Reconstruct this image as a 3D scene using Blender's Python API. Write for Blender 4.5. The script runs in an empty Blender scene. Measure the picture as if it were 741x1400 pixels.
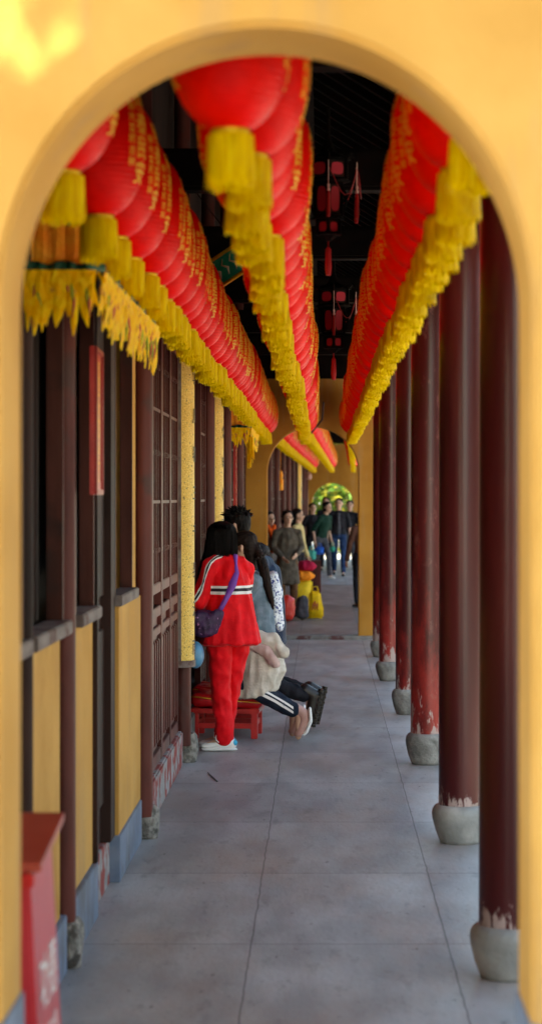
import bpy, bmesh, math, random
from mathutils import Vector, Matrix, noise
R = math.radians
PI = math.pi
random.seed(7)
sc = bpy.context.scene
C = sc.collection

# ------------------------------------------------------------ camera, sky, sun, exposure
EYE = 1.8
cam_d = bpy.data.cameras.new('camera'); cam = bpy.data.objects.new('camera', cam_d); C.objects.link(cam)
cam.location = (0, 0, EYE); cam.rotation_euler = (R(90), 0, 0)
cam_d.sensor_fit = 'VERTICAL'; cam_d.sensor_height = 36; cam_d.sensor_width = 36
cam_d.lens = 36 * 2780 / 1400
cam_d.shift_x = -69.5 / 1400; cam_d.shift_y = -20 / 1400
cam_d.clip_end = 3000; cam_d.clip_start = .05
cam_d.dof.use_dof = True; cam_d.dof.focus_distance = 14.2; cam_d.dof.aperture_fstop = 3.0
sc.camera = cam

SUN_EL, SUN_AZ = 47, 192      # azimuth measured clockwise from +Y : the sun stands behind the camera, a little to the left
wd = bpy.data.worlds.new('World'); sc.world = wd; wd.use_nodes = True
nt = wd.node_tree; nt.nodes.clear()
sky = nt.nodes.new('ShaderNodeTexSky'); sky.sky_type = 'NISHITA'; sky.sun_disc = False
sky.sun_elevation = R(SUN_EL); sky.sun_rotation = R(SUN_AZ)
bg = nt.nodes.new('ShaderNodeBackground'); bg.inputs[1].default_value = .15
wo = nt.nodes.new('ShaderNodeOutputWorld')
nt.links.new(sky.outputs[0], bg.inputs[0]); nt.links.new(bg.outputs[0], wo.inputs[0])
sun_d = bpy.data.lights.new('sun', 'SUN'); sun_d.energy = 3.5; sun_d.angle = R(.5); sun_d.color = (1, .93, .82)
sun = bpy.data.objects.new('sun', sun_d); C.objects.link(sun)
_dir = Vector((math.sin(R(SUN_AZ)) * math.cos(R(SUN_EL)), math.cos(R(SUN_AZ)) * math.cos(R(SUN_EL)), math.sin(R(SUN_EL))))
sun.rotation_euler = _dir.to_track_quat('Z', 'Y').to_euler(); sun.location = (0, -5, 20)
sc.view_settings.view_transform = 'Standard'; sc.view_settings.look = 'None'
sc.view_settings.use_white_balance = True; sc.view_settings.white_balance_temperature = 7900; sc.view_settings.white_balance_tint = 1
sc.view_settings.exposure = 2.68; sc.view_settings.gamma = 1
try:
    sc.cycles.max_bounces = 10; sc.cycles.diffuse_bounces = 6; sc.cycles.use_denoising = True
except Exception: pass

# ------------------------------------------------------------ helpers: materials
def mat(name, c1, c2=None, scale=4, rough=.6, bump=0, bscale=60, spec=.4, metal=0, c3=None, s3=1.3, w3=.62, stretch=(1, 1, 1),
        detail=6, lo=.4, hi=.62, sheen=0, transl=0, bstretch=None, coat=0):
    m = bpy.data.materials.new(name); m.use_nodes = True
    t = m.node_tree; n = t.nodes; L = t.links
    b = n['Principled BSDF']
    b.inputs['Roughness'].default_value = rough; b.inputs['Metallic'].default_value = metal
    b.inputs['Specular IOR Level'].default_value = spec
    b.inputs['Sheen Weight'].default_value = sheen; b.inputs['Coat Weight'].default_value = coat
    tc = n.new('ShaderNodeTexCoord'); mp = n.new('ShaderNodeMapping'); mp.inputs['Scale'].default_value = stretch
    L.new(tc.outputs['Object'], mp.inputs[0])
    col = None
    if c2 is not None:
        nz = n.new('ShaderNodeTexNoise'); nz.inputs['Scale'].default_value = scale; nz.inputs['Detail'].default_value = detail
        L.new(mp.outputs[0], nz.inputs[0])
        cr = n.new('ShaderNodeValToRGB'); cr.color_ramp.elements[0].position = lo; cr.color_ramp.elements[1].position = hi
        cr.color_ramp.elements[0].color = (*c1, 1); cr.color_ramp.elements[1].color = (*c2, 1)
        L.new(nz.outputs[0], cr.inputs[0]); col = cr.outputs[0]
        if c3 is not None:
            n3 = n.new('ShaderNodeTexNoise'); n3.inputs['Scale'].default_value = s3; n3.inputs['Detail'].default_value = 8
            L.new(tc.outputs['Object'], n3.inputs[0])
            r3 = n.new('ShaderNodeValToRGB'); r3.color_ramp.elements[0].position = w3; r3.color_ramp.elements[1].position = w3 + .07
            L.new(n3.outputs[0], r3.inputs[0])
            mx = n.new('ShaderNodeMix'); mx.data_type = 'RGBA'; L.new(r3.outputs[0], mx.inputs[0])
            L.new(col, mx.inputs[6]); mx.inputs[7].default_value = (*c3, 1); col = mx.outputs[2]
        L.new(col, b.inputs['Base Color'])
    else:
        b.inputs['Base Color'].default_value = (*c1, 1)
    if bump:
        nb = n.new('ShaderNodeTexNoise'); nb.inputs['Scale'].default_value = bscale; nb.inputs['Detail'].default_value = 4
        if bstretch:
            m2 = n.new('ShaderNodeMapping'); m2.inputs['Scale'].default_value = bstretch
            L.new(tc.outputs['Object'], m2.inputs[0]); L.new(m2.outputs[0], nb.inputs[0])
        else: L.new(mp.outputs[0], nb.inputs[0])
        bp = n.new('ShaderNodeBump'); bp.inputs['Strength'].default_value = bump; bp.inputs['Distance'].default_value = .01
        L.new(nb.outputs[0], bp.inputs['Height']); L.new(bp.outputs[0], b.inputs['Normal'])
    if transl:
        tr = n.new('ShaderNodeBsdfTranslucent'); ms = n.new('ShaderNodeMixShader'); ms.inputs[0].default_value = transl
        if col is not None: L.new(col, tr.inputs[0])
        else: tr.inputs[0].default_value = (*c1, 1)
        out = n['Material Output']
        L.new(b.outputs[0], ms.inputs[1]); L.new(tr.outputs[0], ms.inputs[2]); L.new(ms.outputs[0], out.inputs[0])
    return m

def node_ctx(m):
    t = m.node_tree; return t, t.nodes, t.links, t.nodes['Principled BSDF']

M = {}
M['plaster'] = mat('ochre_plaster', (.50, .262, .066), (.58, .32, .09), 2.2, .8, .3, 35, .1, c3=(.44, .22, .05), s3=.9, w3=.6)
M['blue'] = mat('blue_grey_plinth_paint', (.13, .17, .24), (.18, .22, .29), 6, .7, .2, 40, c3=(.3, .3, .3), s3=6, w3=.68)
M['maroon'] = mat('maroon_wood_paint', (.05, .014, .012), (.085, .025, .02), 5, .42, .15, 30, .45, stretch=(1, 1, .25))
M['brown'] = mat('red_brown_wood', (.060, .013, .010), (.115, .028, .021), 6, .46, .25, 25, .2, c3=(.07, .03, .025), s3=3, w3=.58, stretch=(1, 1, .2))
M['winwood'] = mat('dark_window_wood', (.045, .013, .009), (.08, .025, .018), 6, .55, .25, 25, .15, c3=(.035, .015, .012), s3=3, w3=.58, stretch=(1, 1, .2))
M['darkwood'] = mat('dark_wood', (.016, .008, .006), (.035, .016, .012), 5, .65, .2, 30, .15, stretch=(1, 1, .3))
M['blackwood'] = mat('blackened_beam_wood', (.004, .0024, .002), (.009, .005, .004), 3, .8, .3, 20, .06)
M['greywood'] = mat('weathered_sill_wood', (.12, .09, .08), (.21, .17, .15), 12, .75, .5, 40, .2, c3=(.10, .05, .04), s3=6, w3=.58, stretch=(1, .3, 1))
M['gap'] = mat('unlit_room_black', (.006, .005, .005), (.012, .01, .009), 2, .8)  # near-black colour in place of the shade inside the hall
M['roof'] = mat('grey_roof_tile', (.04, .04, .042), (.07, .07, .07), 6, .8, .5, 20)
M['stone'] = mat('weathered_stone', (.15, .145, .135), (.28, .27, .25), 9, .8, .9, 45, .25, c3=(.10, .10, .09), s3=4, w3=.56)
M['roughstone'] = mat('rough_pitted_stone', (.16, .15, .13), (.34, .31, .27), 30, .9, 1.0, 60, .15, c3=(.08, .07, .06), s3=14, w3=.58)
M['palestone'] = mat('pale_smooth_stone', (.22, .22, .21), (.36, .35, .33), 6, .5, .4, 40, .4)
M['redbrick'] = mat('worn_red_painted_stone', (.25, .24, .23), (.36, .34, .33), 9, .8, .6, 40, .2, c3=(.28, .06, .05), s3=8, w3=.47)
M['gold'] = mat('gold_leaf', (.74, .42, .045), (.95, .66, .15), 130, .42, .9, 160, .6, c3=(.18, .10, .03), s3=90, w3=.60)
M['ink'] = mat('black_lacquer_ink', (.015, .01, .008), None, rough=.4)
M['signred'] = mat('red_lacquer', (.42, .012, .014), (.55, .02, .02), 8, .3, .1, 30, .5)
M['boxred'] = mat('red_donation_box_paint', (.46, .02, .03), (.54, .035, .045), 5, .28, .05, 30, .6)
M['boxtop'] = mat('orange_brown_box_top', (.36, .05, .03), (.42, .07, .045), 8, .3)
M['white'] = mat('white_lettering', (.8, .78, .76), None, rough=.5)
M['goldpaint'] = mat('gold_paint', (.95, .50, .03), (1.0, .62, .06), 40, .4, spec=.6)
M['goldtrim'] = mat('gold_metal_trim', (.85, .55, .04), None, rough=.35, metal=.6)
M['skin'] = mat('skin', (.52, .30, .20), (.58, .35, .25), 12, .5, .1, 80, .4)
M['hair'] = mat('black_hair', (.004, .003, .003), (.010, .007, .006), 60, .6, .5, 120, .12, stretch=(1, 1, .08), bstretch=(1, 1, .06))
M['brownhair'] = mat('dark_brown_hair', (.010, .005, .004), (.022, .012, .008), 40, .6, .5, 90, .12, stretch=(1, 1, .08), bstretch=(1, 1, .06))
M['orange'] = mat('orange_brocade', (1.0, .28, .012), (1.0, .42, .03), 14, .55, .4, 80, .3, c3=(.06, .22, .10), s3=13, w3=.66)
M['yfringe'] = mat('yellow_brocade_petal', (.95, .52, .004), (1.0, .70, .02), 30, .5, .5, 120, .2, c3=(.60, .24, .03), s3=16, w3=.60, transl=.25)
M['greenband'] = mat('dark_green_trim', (.012, .10, .06), None, rough=.5)
M['greenplaque'] = mat('green_enamel_paint', (.02, .40, .22), (.04, .52, .30), 10, .35, .1)
M['floral'] = mat('blue_white_floral_cloth', (.62, .66, .74), (.80, .82, .86), 30, .7, .2, 60, c3=(.06, .08, .26), s3=52, w3=.52)
M['purplefloral'] = mat('purple_floral_cloth', (.025, .006, .035), (.05, .012, .06), 20, .6, .2, 60, c3=(.55, .25, .5), s3=36, w3=.65)
M['purple'] = mat('purple_webbing', (.16, .035, .30), None, rough=.5)
M['cord'] = mat('dark_cord', (.03, .012, .012), None, rough=.6)
M['leaf'] = mat('green_leaf', (.05, .12, .012), (.10, .19, .02), 3, .5, transl=.35)
M['leafy'] = mat('yellow_green_leaf', (.30, .30, .03), (.42, .36, .05), 3, .5, transl=.35)
M['darkleaf'] = mat('dark_green_leaf', (.03, .07, .012), (.06, .11, .02), 3, .5, transl=.25)
M['bark'] = mat('bark', (.10, .08, .06), (.18, .15, .12), 8, .9, .8, 20)
M['court'] = mat('courtyard_paving', (.42, .40, .37), (.54, .51, .47), 1.2, .8, .3, 10)
M['pinklit'] = mat('lacquer_panel_red', (.45, .015, .035), None, rough=.5)
M['sole'] = mat('pale_rubber', (.75, .74, .72), None, rough=.6)
M['tasselred'] = mat('red_tassel_silk', (.4, .01, .015), None, rough=.45)
M['bead'] = mat('pale_bead', (.7, .45, .4), None, rough=.25)

def cloth(name, c, c2=None, rough=.8, bump=.25, bs=90, sheen=0):
    c2 = c2 or tuple(min(1, v * 1.25) for v in c)
    return mat(name, c, c2, 14, rough, bump, bs, .12, sheen=sheen)

# column paint: maroon gloss, worn red patches low down and white chips at the foot
def col_mat(name, wear, chip):
    m = mat(name, (.046, .006, .007), (.086, .012, .012), 4, .30, .12, 22, .26, stretch=(1, 1, .15), bstretch=(1, 1, .1))
    t, n, L, b = node_ctx(m)
    tc = n.new('ShaderNodeTexCoord'); sep = n.new('ShaderNodeSeparateXYZ'); L.new(tc.outputs['Object'], sep.inputs[0])
    base = b.inputs['Base Color'].links[0].from_socket
    def patch(base, scale, col, z0, z1, th, zs=.3, soft=.04):
        mp = n.new('ShaderNodeMapping'); mp.inputs['Scale'].default_value = (1, 1, zs); L.new(tc.outputs['Object'], mp.inputs[0])
        nz = n.new('ShaderNodeTexNoise'); nz.inputs['Scale'].default_value = scale; nz.inputs['Detail'].default_value = 8
        nz.inputs['Roughness'].default_value = .7; L.new(mp.outputs[0], nz.inputs[0])
        mr = n.new('ShaderNodeMapRange'); mr.inputs[1].default_value = z0; mr.inputs[2].default_value = z1
        mr.inputs[3].default_value = .25; mr.inputs[4].default_value = -.3; L.new(sep.outputs[2], mr.inputs[0])
        ad = n.new('ShaderNodeMath'); ad.operation = 'ADD'; L.new(nz.outputs[0], ad.inputs[0]); L.new(mr.outputs[0], ad.inputs[1])
        r = n.new('ShaderNodeValToRGB'); r.color_ramp.elements[0].position = th; r.color_ramp.elements[1].position = th + soft
        L.new(ad.outputs[0], r.inputs[0])
        mx = n.new('ShaderNodeMix'); mx.data_type = 'RGBA'; L.new(r.outputs[0], mx.inputs[0]); L.new(base, mx.inputs[6])
        mx.inputs[7].default_value = (*col, 1); return mx.outputs[2]
    if wear: base = patch(base, 5, (.26, .022, .018), .2, 3.4, .66 - wear * .10, soft=.22)
    if chip:
        base = patch(base, 16, (.36, .27, .25), .16, .62 + chip, .70)
        base = patch(base, 12, (.32, .26, .23), .16, .30, .655, .8)
    L.new(base, b.inputs['Base Color'])
    return m
M['colA'] = col_mat('maroon_column_paint', 0, .05)
M['colB'] = col_mat('worn_red_column_paint', 1.0, .9)
M['colC'] = col_mat('chipped_maroon_column_paint', .45, .5)

# floor slabs
def floor_mat(name, a, bcol, stain, jx=-.285):
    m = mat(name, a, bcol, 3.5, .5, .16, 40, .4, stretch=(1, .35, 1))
    t, n, L, b = node_ctx(m)
    tc = n.new('ShaderNodeTexCoord')
    base = b.inputs['Base Color'].links[0].from_socket
    def blotch(base, scale, col, th, w, sx=(1, .4, 1), f=1.0):
        mp = n.new('ShaderNodeMapping'); mp.inputs['Scale'].default_value = sx; L.new(tc.outputs['Object'], mp.inputs[0])
        nz = n.new('ShaderNodeTexNoise'); nz.inputs['Scale'].default_value = scale; nz.inputs['Detail'].default_value = 9
        nz.inputs['Roughness'].default_value = .68; L.new(mp.outputs[0], nz.inputs[0])
        r = n.new('ShaderNodeValToRGB'); r.color_ramp.elements[0].position = th; r.color_ramp.elements[1].position = th + w
        r.color_ramp.elements[1].color = (f, f, f, 1)
        L.new(nz.outputs[0], r.inputs[0])
        mx = n.new('ShaderNodeMix'); mx.data_type = 'RGBA'; L.new(r.outputs[0], mx.inputs[0]); L.new(base, mx.inputs[6])
        mx.inputs[7].default_value = (*col, 1); return mx.outputs[2]
    base = blotch(base, 1.7, stain, .44, .22, f=.6)
    base = blotch(base, 9, tuple(v * .45 for v in a), .56, .1, (1, .3, 1), .4)
    base = blotch(base, 26, (.045, .04, .04), .63, .03, (1, .5, 1), .7)
    base = blotch(base, 7, (.52, .52, .54), .71, .02, (1, .25, 1), .7)
    # joints
    nz = n.new('ShaderNodeTexNoise'); nz.inputs['Scale'].default_value = 6; nz.inputs['Detail'].default_value = 5; L.new(tc.outputs['Object'], nz.inputs[0])
    sb = n.new('ShaderNodeVectorMath'); sb.operation = 'SCALE'; sb.inputs['Scale'].default_value = .018; L.new(nz.outputs['Color'], sb.inputs[0])
    ad = n.new('ShaderNodeVectorMath'); ad.operation = 'ADD'; L.new(tc.outputs['Object'], ad.inputs[0]); L.new(sb.outputs[0], ad.inputs[1])
    mp = n.new('ShaderNodeMapping'); mp.inputs['Rotation'].default_value = (0, 0, R(90)); mp.inputs['Location'].default_value = (0, jx * -1 * -1, 0)
    sx = n.new('ShaderNodeSeparateXYZ'); L.new(ad.outputs[0], sx.inputs[0])
    def frac(sock, off, period):
        a1 = n.new('ShaderNodeMath'); a1.operation = 'ADD'; L.new(sock, a1.inputs[0]); a1.inputs[1].default_value = off + period * 200
        a2 = n.new('ShaderNodeMath'); a2.operation = 'MODULO'; L.new(a1.outputs[0], a2.inputs[0]); a2.inputs[1].default_value = period
        a3 = n.new('ShaderNodeMath'); a3.operation = 'LESS_THAN'; L.new(a2.outputs[0], a3.inputs[0])
        return a3
    fx = frac(sx.outputs[0], -jx - .009 + .0025, .79); fx.inputs[1].default_value = .0065
    fy = frac(sx.outputs[1], -.5, 1.54); fy.inputs[1].default_value = .008
    mxx = n.new('ShaderNodeMath'); mxx.operation = 'MAXIMUM'; L.new(fx.outputs[0], mxx.inputs[0]); L.new(fy.outputs[0], mxx.inputs[1])
    def cell(sock, off, period):
        a1 = n.new('ShaderNodeMath'); a1.operation = 'ADD'; L.new(sock, a1.inputs[0]); a1.inputs[1].default_value = off + period * 200
        a2 = n.new('ShaderNodeMath'); a2.operation = 'DIVIDE'; L.new(a1.outputs[0], a2.inputs[0]); a2.inputs[1].default_value = period
        a3 = n.new('ShaderNodeMath'); a3.operation = 'FLOOR'; L.new(a2.outputs[0], a3.inputs[0]); return a3.outputs[0]
    cb_ = n.new('ShaderNodeCombineXYZ'); L.new(cell(sx.outputs[0], -jx, .79), cb_.inputs[0]); L.new(cell(sx.outputs[1], -.5, 1.54), cb_.inputs[1])
    wn = n.new('ShaderNodeTexWhiteNoise'); wn.noise_dimensions = '2D'; L.new(cb_.outputs[0], wn.inputs[0])
    mr_ = n.new('ShaderNodeMapRange'); mr_.inputs[3].default_value = .84; mr_.inputs[4].default_value = 1.12; L.new(wn.outputs[0], mr_.inputs[0])
    vm = n.new('ShaderNodeVectorMath'); vm.operation = 'SCALE'; L.new(base, vm.inputs[0]); L.new(mr_.outputs[0], vm.inputs['Scale']); base = vm.outputs[0]
    ml = n.new('ShaderNodeMath'); ml.operation = 'MULTIPLY'; L.new(mxx.outputs[0], ml.inputs[0]); ml.inputs[1].default_value = .7
    mx = n.new('ShaderNodeMix'); mx.data_type = 'RGBA'; L.new(ml.outputs[0], mx.inputs[0]); L.new(base, mx.inputs[6]); mx.inputs[7].default_value = (.03, .028, .028, 1)
    L.new(mx.outputs[2], b.inputs['Base Color'])
    return m
M['floor'] = floor_mat('stone_slab_floor', (.265, .265, .265), (.385, .385, .38), (.34, .25, .20))
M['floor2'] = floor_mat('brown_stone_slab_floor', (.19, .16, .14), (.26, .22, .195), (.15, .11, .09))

# lantern red silk: the ribs are in the mesh, fine weave in the bump
M['silk'] = mat('red_lantern_silk', (.90, .0015, .003), (1.0, .003, .005), 20, .45, .15, 200, .16, transl=.22)
def tassel_mat(name, c1, c2):
    return mat(name, c1, c2, 260, .5, .8, 260, .2, stretch=(1, 1, .02), bstretch=(1, 1, .02), transl=.2)
M['ytassel'] = tassel_mat('yellow_tassel_silk', (.80, .50, .004), (1.0, .80, .02))

# ------------------------------------------------------------ helpers: meshes
def link(name, me, m=None, parent=None, smooth=False, loc=None):
    o = bpy.data.objects.new(name, me); C.objects.link(o)
    if m is not None:
        for k in (m if isinstance(m, (list, tuple)) else [m]): me.materials.append(k)
    if smooth:
        me.polygons.foreach_set('use_smooth', [True] * len(me.polygons))
    if parent is not None: o.parent = parent
    if loc is not None: o.location = loc
    return o
def obj(name, bm, m, parent=None, smooth=False, loc=None, auto=False):
    me = bpy.data.meshes.new(name); bm.to_mesh(me); bm.free()
    o = link(name, me, m, parent, smooth, loc)
    if auto:
        me.polygons.foreach_set('use_smooth', [True] * len(me.polygons))
        try: me.set_sharp_from_angle(angle=R(35))
        except Exception: pass
    return o
def thing(name, label, cat, loc=(0, 0, 0), rz=0, group=None):
    o = bpy.data.objects.new(name, None); C.objects.link(o); o.empty_display_size = .1
    o.location = loc; o.rotation_euler = (0, 0, rz); o['label'] = label; o['category'] = cat
    if group: o['group'] = group
    return o
def tag(o, label, cat, group=None):
    o['label'] = label; o['category'] = cat
    if group: o['group'] = group
    return o
def struct(o): o['kind'] = 'structure'; return o
def box(bm, x0, x1, y0, y1, z0, z1, bev=0, mi=0):
    r = bmesh.ops.create_cube(bm, size=1)
    vs = r['verts']
    for v in vs: v.co = Vector(((x0 + x1) / 2 + v.co.x * (x1 - x0), (y0 + y1) / 2 + v.co.y * (y1 - y0), (z0 + z1) / 2 + v.co.z * (z1 - z0)))
    fs = set(f for v in vs for f in v.link_faces)
    for f in fs: f.material_index = mi
    if bev:
        es = set(e for v in vs for e in v.link_edges)
        bmesh.ops.bevel(bm, geom=list(es), offset=bev, segments=2, affect='EDGES')
    return vs
def lathe(bm, prof, seg=32, centre=(0, 0), cap=True, a0=0, a1=2 * PI, wob=None):
    full = abs(a1 - a0 - 2 * PI) < 1e-6
    n = seg if full else seg + 1
    rings = []
    for (r, z) in prof:
        ring = []
        for i in range(n):
            a = a0 + (a1 - a0) * i / seg
            rr = r * (wob(a, z) if wob else 1)
            ring.append(bm.verts.new((centre[0] + rr * math.cos(a), centre[1] + rr * math.sin(a), z)))
        rings.append(ring)
    for a, b in zip(rings, rings[1:]):
        for i in range(n if full else n - 1):
            j = (i + 1) % n
            bm.faces.new((a[i], a[j], b[j], b[i]))
    if cap and full:
        if prof[0][0] > 1e-5: bm.faces.new(list(reversed(rings[0])))
        if prof[-1][0] > 1e-5: bm.faces.new(rings[-1])
    return rings
def tube(bm, pts, rad, seg=8, caps=True):
    pts = [Vector(p) for p in pts]
    rs = rad if isinstance(rad, (list, tuple)) else [rad] * len(pts)
    rings = []; up = Vector((.13, .2, 1)).normalized()
    for i, p in enumerate(pts):
        d = (pts[min(i + 1, len(pts) - 1)] - pts[max(i - 1, 0)]).normalized()
        if abs(d.dot(up)) > .95: up = Vector((1, .1, .1)).normalized()
        u = d.cross(up).normalized(); w = d.cross(u).normalized()
        rings.append([bm.verts.new(p + (u * math.cos(2 * PI * k / seg) + w * math.sin(2 * PI * k / seg)) * rs[i]) for k in range(seg)])
    for a, b in zip(rings, rings[1:]):
        for k in range(seg): bm.faces.new((a[k], a[(k + 1) % seg], b[(k + 1) % seg], b[k]))
    if caps:
        bm.faces.new(list(reversed(rings[0]))); bm.faces.new(rings[-1])
def sheet(bm, grid):
    vs = [[bm.verts.new(p) for p in row] for row in grid]
    for a, b in zip(vs, vs[1:]):
        for i in range(len(a) - 1): bm.faces.new((a[i], a[i + 1], b[i + 1], b[i]))
def bend(y):   # the gallery turns very slightly to the right beyond the second arch
    return (y - 26) * .0163 if y > 26 else 0
def shear(bm):
    for v in bm.verts: v.co.x += bend(v.co.y)
def text_mesh(s, size, extrude=0.0, vertical=False, spacing=1.08, res=2, bold=0):
    """list of (char mesh verts, faces) merged into one bmesh, centred"""
    cu = bpy.data.curves.new('lettering', 'FONT'); cu.size = size; cu.extrude = extrude; cu.resolution_u = res
    cu.body = '\n'.join(s) if vertical else s
    cu.offset = bold; cu.align_x = 'CENTER'; cu.align_y = 'CENTER'; cu.space_line = spacing
    o = bpy.data.objects.new('lettering', cu); C.objects.link(o)
    me = bpy.data.meshes.new_from_object(o.evaluated_get(bpy.context.evaluated_depsgraph_get()))
    bpy.data.objects.remove(o); bpy.data.curves.remove(cu)
    return me

# ------------------------------------------------------------ floor, ground
def grid_slab(name, x0, x1, y0, y1, z0, z1, m, bended):
    bm = bmesh.new(); box(bm, x0, x1, y0, y1, z0, z1)
    if bended: shear(bm)
    return struct(obj(name, bm, m))
grid_slab('gallery_floor', -1.6, 1.15, -6, 25.68, -.148, 0, M['floor'], False)
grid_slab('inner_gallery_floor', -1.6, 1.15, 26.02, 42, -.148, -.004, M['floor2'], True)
grid_slab('far_gallery_floor', -1.6, 1.15, 42.0, 59.5, -.148, -.002, M['floor'], True)  # paler slabs from here on stand in for light from the openings
bm = bmesh.new(); box(bm, -1.3, 1.17, 25.68, 26.02, -.148, .05, .008)
tag(obj('door_sill', bm, mat('worn_sill_stone', (.16, .14, .13), (.24, .22, .2), 6, .7, .4, 30, c3=(.10, .035, .03), s3=5, w3=.55)), 'low worn stone threshold under the second yellow arch', 'threshold')
bm = bmesh.new(); box(bm, 1.15, 1.42, -6, 59, -.149, -.03, .01)
o = struct(obj('kerb', bm, M['palestone']))
bm = bmesh.new(); sheet(bm, [[(x, y, -.15) for x in (-900, -200, -40, 40, 200, 900)] for y in (-600, -50, 60, 300, 1500)])
struct(obj('ground', bm, M['court']))

# ------------------------------------------------------------ arch walls
M['shadedochre'] = mat('shaded_ochre_plaster', (.34, .15, .026), (.41, .19, .036), 2.2, .8, .12, 35, .1, c3=(.33, .15, .028), s3=.9, w3=.6)  # same ochre paint, its colour darkened to stand in for gallery shade
def arch_wall(name, label, y0, y1, x0, x1, ztop0, ztop1, cx, hw, zs, ztop, plinth=.7, band=True):
    """wall between y0 and y1 pierced by a round-headed opening; zs spring height"""
    t = thing(name, label, 'arch wall', (cx, y0, 0))
    D = bend(y0)
    rise = ztop - zs
    arc = [(cx - hw * math.cos(a), zs + rise * math.sin(a)) for a in [PI * i / 64 for i in range(65)]]
    inner = [(cx - hw, 0)] + [(cx - hw, zs * k / 12) for k in range(1, 12)] + arc + [(cx + hw, zs * k / 12) for k in range(11, 0, -1)] + [(cx + hw, 0)]
    # matching outer outline
    def outer(i):
        p = inner[i]; n = len(inner)
        if i <= 11: return (x0, p[1])
        if i >= n - 12: return (x1, p[1])
        f = (i - 11) / (n - 24)
        a = PI * (i - 12) / 64
        # project radially to the rectangle
        dx, dz = -math.cos(a), math.sin(a)
        zt = lambda x: ztop0 + (ztop1 - ztop0) * (x - x0) / (x1 - x0)
        c = []
        if dx < -1e-6: c.append((x0 - cx) / dx)
        if dx > 1e-6: c.append((x1 - cx) / dx)
        if dz > 1e-6:
            k = (ztop1 - ztop0) / (x1 - x0)
            den = dz - k * dx
            if den > 1e-6: c.append((zt(cx) - zs) / den)
        s = min(v for v in c if v > 0)
        return (cx + dx * s, zs + dz * s)
    bm = bmesh.new(); n = len(inner)
    ou = [outer(i) for i in range(n)]
    def V(p, y): return bm.verts.new((p[0] + D - cx - D, y - y0, p[1]))
    If = [V(p, y0) for p in inner]; Ib = [V(p, y1) for p in inner]; Of = [V(p, y0) for p in ou]; Ob = [V(p, y1) for p in ou]
    for i in range(n - 1):
        bm.faces.new((Of[i], If[i], If[i + 1], Of[i + 1]))
        bm.faces.new((Ib[i], Ob[i], Ob[i + 1], Ib[i + 1]))
        bm.faces.new((If[i], Ib[i], Ib[i + 1], If[i + 1]))
        bm.faces.new((Ob[i], Of[i], Of[i + 1], Ob[i + 1]))
    bmesh.ops.recalc_face_normals(bm, faces=bm.faces)
    # soften the arris of the opening
    es = [e for e in bm.edges if (e.verts[0] in If and e.verts[1] in If) or (e.verts[0] in Ib and e.verts[1] in Ib)]
    bmesh.ops.bevel(bm, geom=es, offset=.012, segments=3, affect='EDGES')
    obj('plaster', bm, M['plaster' if y0 < 10 else 'shadedochre'], t, auto=True)
    t.location = (cx + D, y0, 0)
    if plinth:
        for s in (-1, 1):
            bm = bmesh.new()
            xa, xb = (x0 - cx, -hw + .006) if s < 0 else (hw - .006, x1 - cx)
            box(bm, xa, xb, -.006, y1 - y0 + .006, 0, plinth, .003)
            obj('plinth', bm, M['blue'], t)
    return t
arch_wall('arch_wall', 'nearest ochre plaster wall whose round arch frames the whole view', 4.16, 4.45, -1.6, 1.6, 5.2, 3.25, -.1136, .5425, 2.20, 2.765, .72)
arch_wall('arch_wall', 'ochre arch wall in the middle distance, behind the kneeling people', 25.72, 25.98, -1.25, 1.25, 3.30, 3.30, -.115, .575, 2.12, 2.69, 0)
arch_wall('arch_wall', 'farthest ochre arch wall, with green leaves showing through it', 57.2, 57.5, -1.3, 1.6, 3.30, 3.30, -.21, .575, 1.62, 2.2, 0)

# ------------------------------------------------------------ hall roof over the gallery
def roof(t, y0, y1):
    # underside boards from the ridge down to the eave on the right
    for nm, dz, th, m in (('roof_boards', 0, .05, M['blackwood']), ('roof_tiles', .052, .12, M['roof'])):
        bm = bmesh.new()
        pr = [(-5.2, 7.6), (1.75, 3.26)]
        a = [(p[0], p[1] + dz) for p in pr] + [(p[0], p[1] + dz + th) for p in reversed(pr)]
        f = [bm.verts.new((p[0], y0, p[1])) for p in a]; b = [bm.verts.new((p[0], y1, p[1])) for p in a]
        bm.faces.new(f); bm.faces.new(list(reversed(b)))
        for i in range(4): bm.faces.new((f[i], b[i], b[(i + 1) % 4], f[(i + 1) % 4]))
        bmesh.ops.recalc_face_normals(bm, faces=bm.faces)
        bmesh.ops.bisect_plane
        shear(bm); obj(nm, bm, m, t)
    bm = bmesh.new()
    a = [(-5.2, 7.6), (-5.2, 7.75), (-11.5, 3.7), (-11.5, 3.55)]
    f = [bm.verts.new((p[0], y0, p[1])) for p in a]; b = [bm.verts.new((p[0], y1, p[1])) for p in a]
    bm.faces.new(f); bm.faces.new(list(reversed(b)))
    for i in range(4): bm.faces.new((f[i], b[i], b[(i + 1) % 4], f[(i + 1) % 4]))
    shear(bm); obj('rear_roof_slope', bm, M['roof'], t)
    # rafters, one mesh: a surface pattern of the underside
    bm = bmesh.new()
    y = y0 + .15
    while y < y1:
        p = [(-1.3, 5.08), (1.72, 3.20)]
        vs = box(bm, 0, 1, y - .035, y + .035, -.045, .045)
        for v in vs:
            k = v.co.x; v.co.x = p[0][0] + (p[1][0] - p[0][0]) * k; v.co.z += p[0][1] + (p[1][1] - p[0][1]) * k
        y += .3
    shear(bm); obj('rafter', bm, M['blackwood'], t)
def rz_(x): return 7.6 - (x + 5.2) * (7.6 - 3.26) / 6.95

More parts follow.
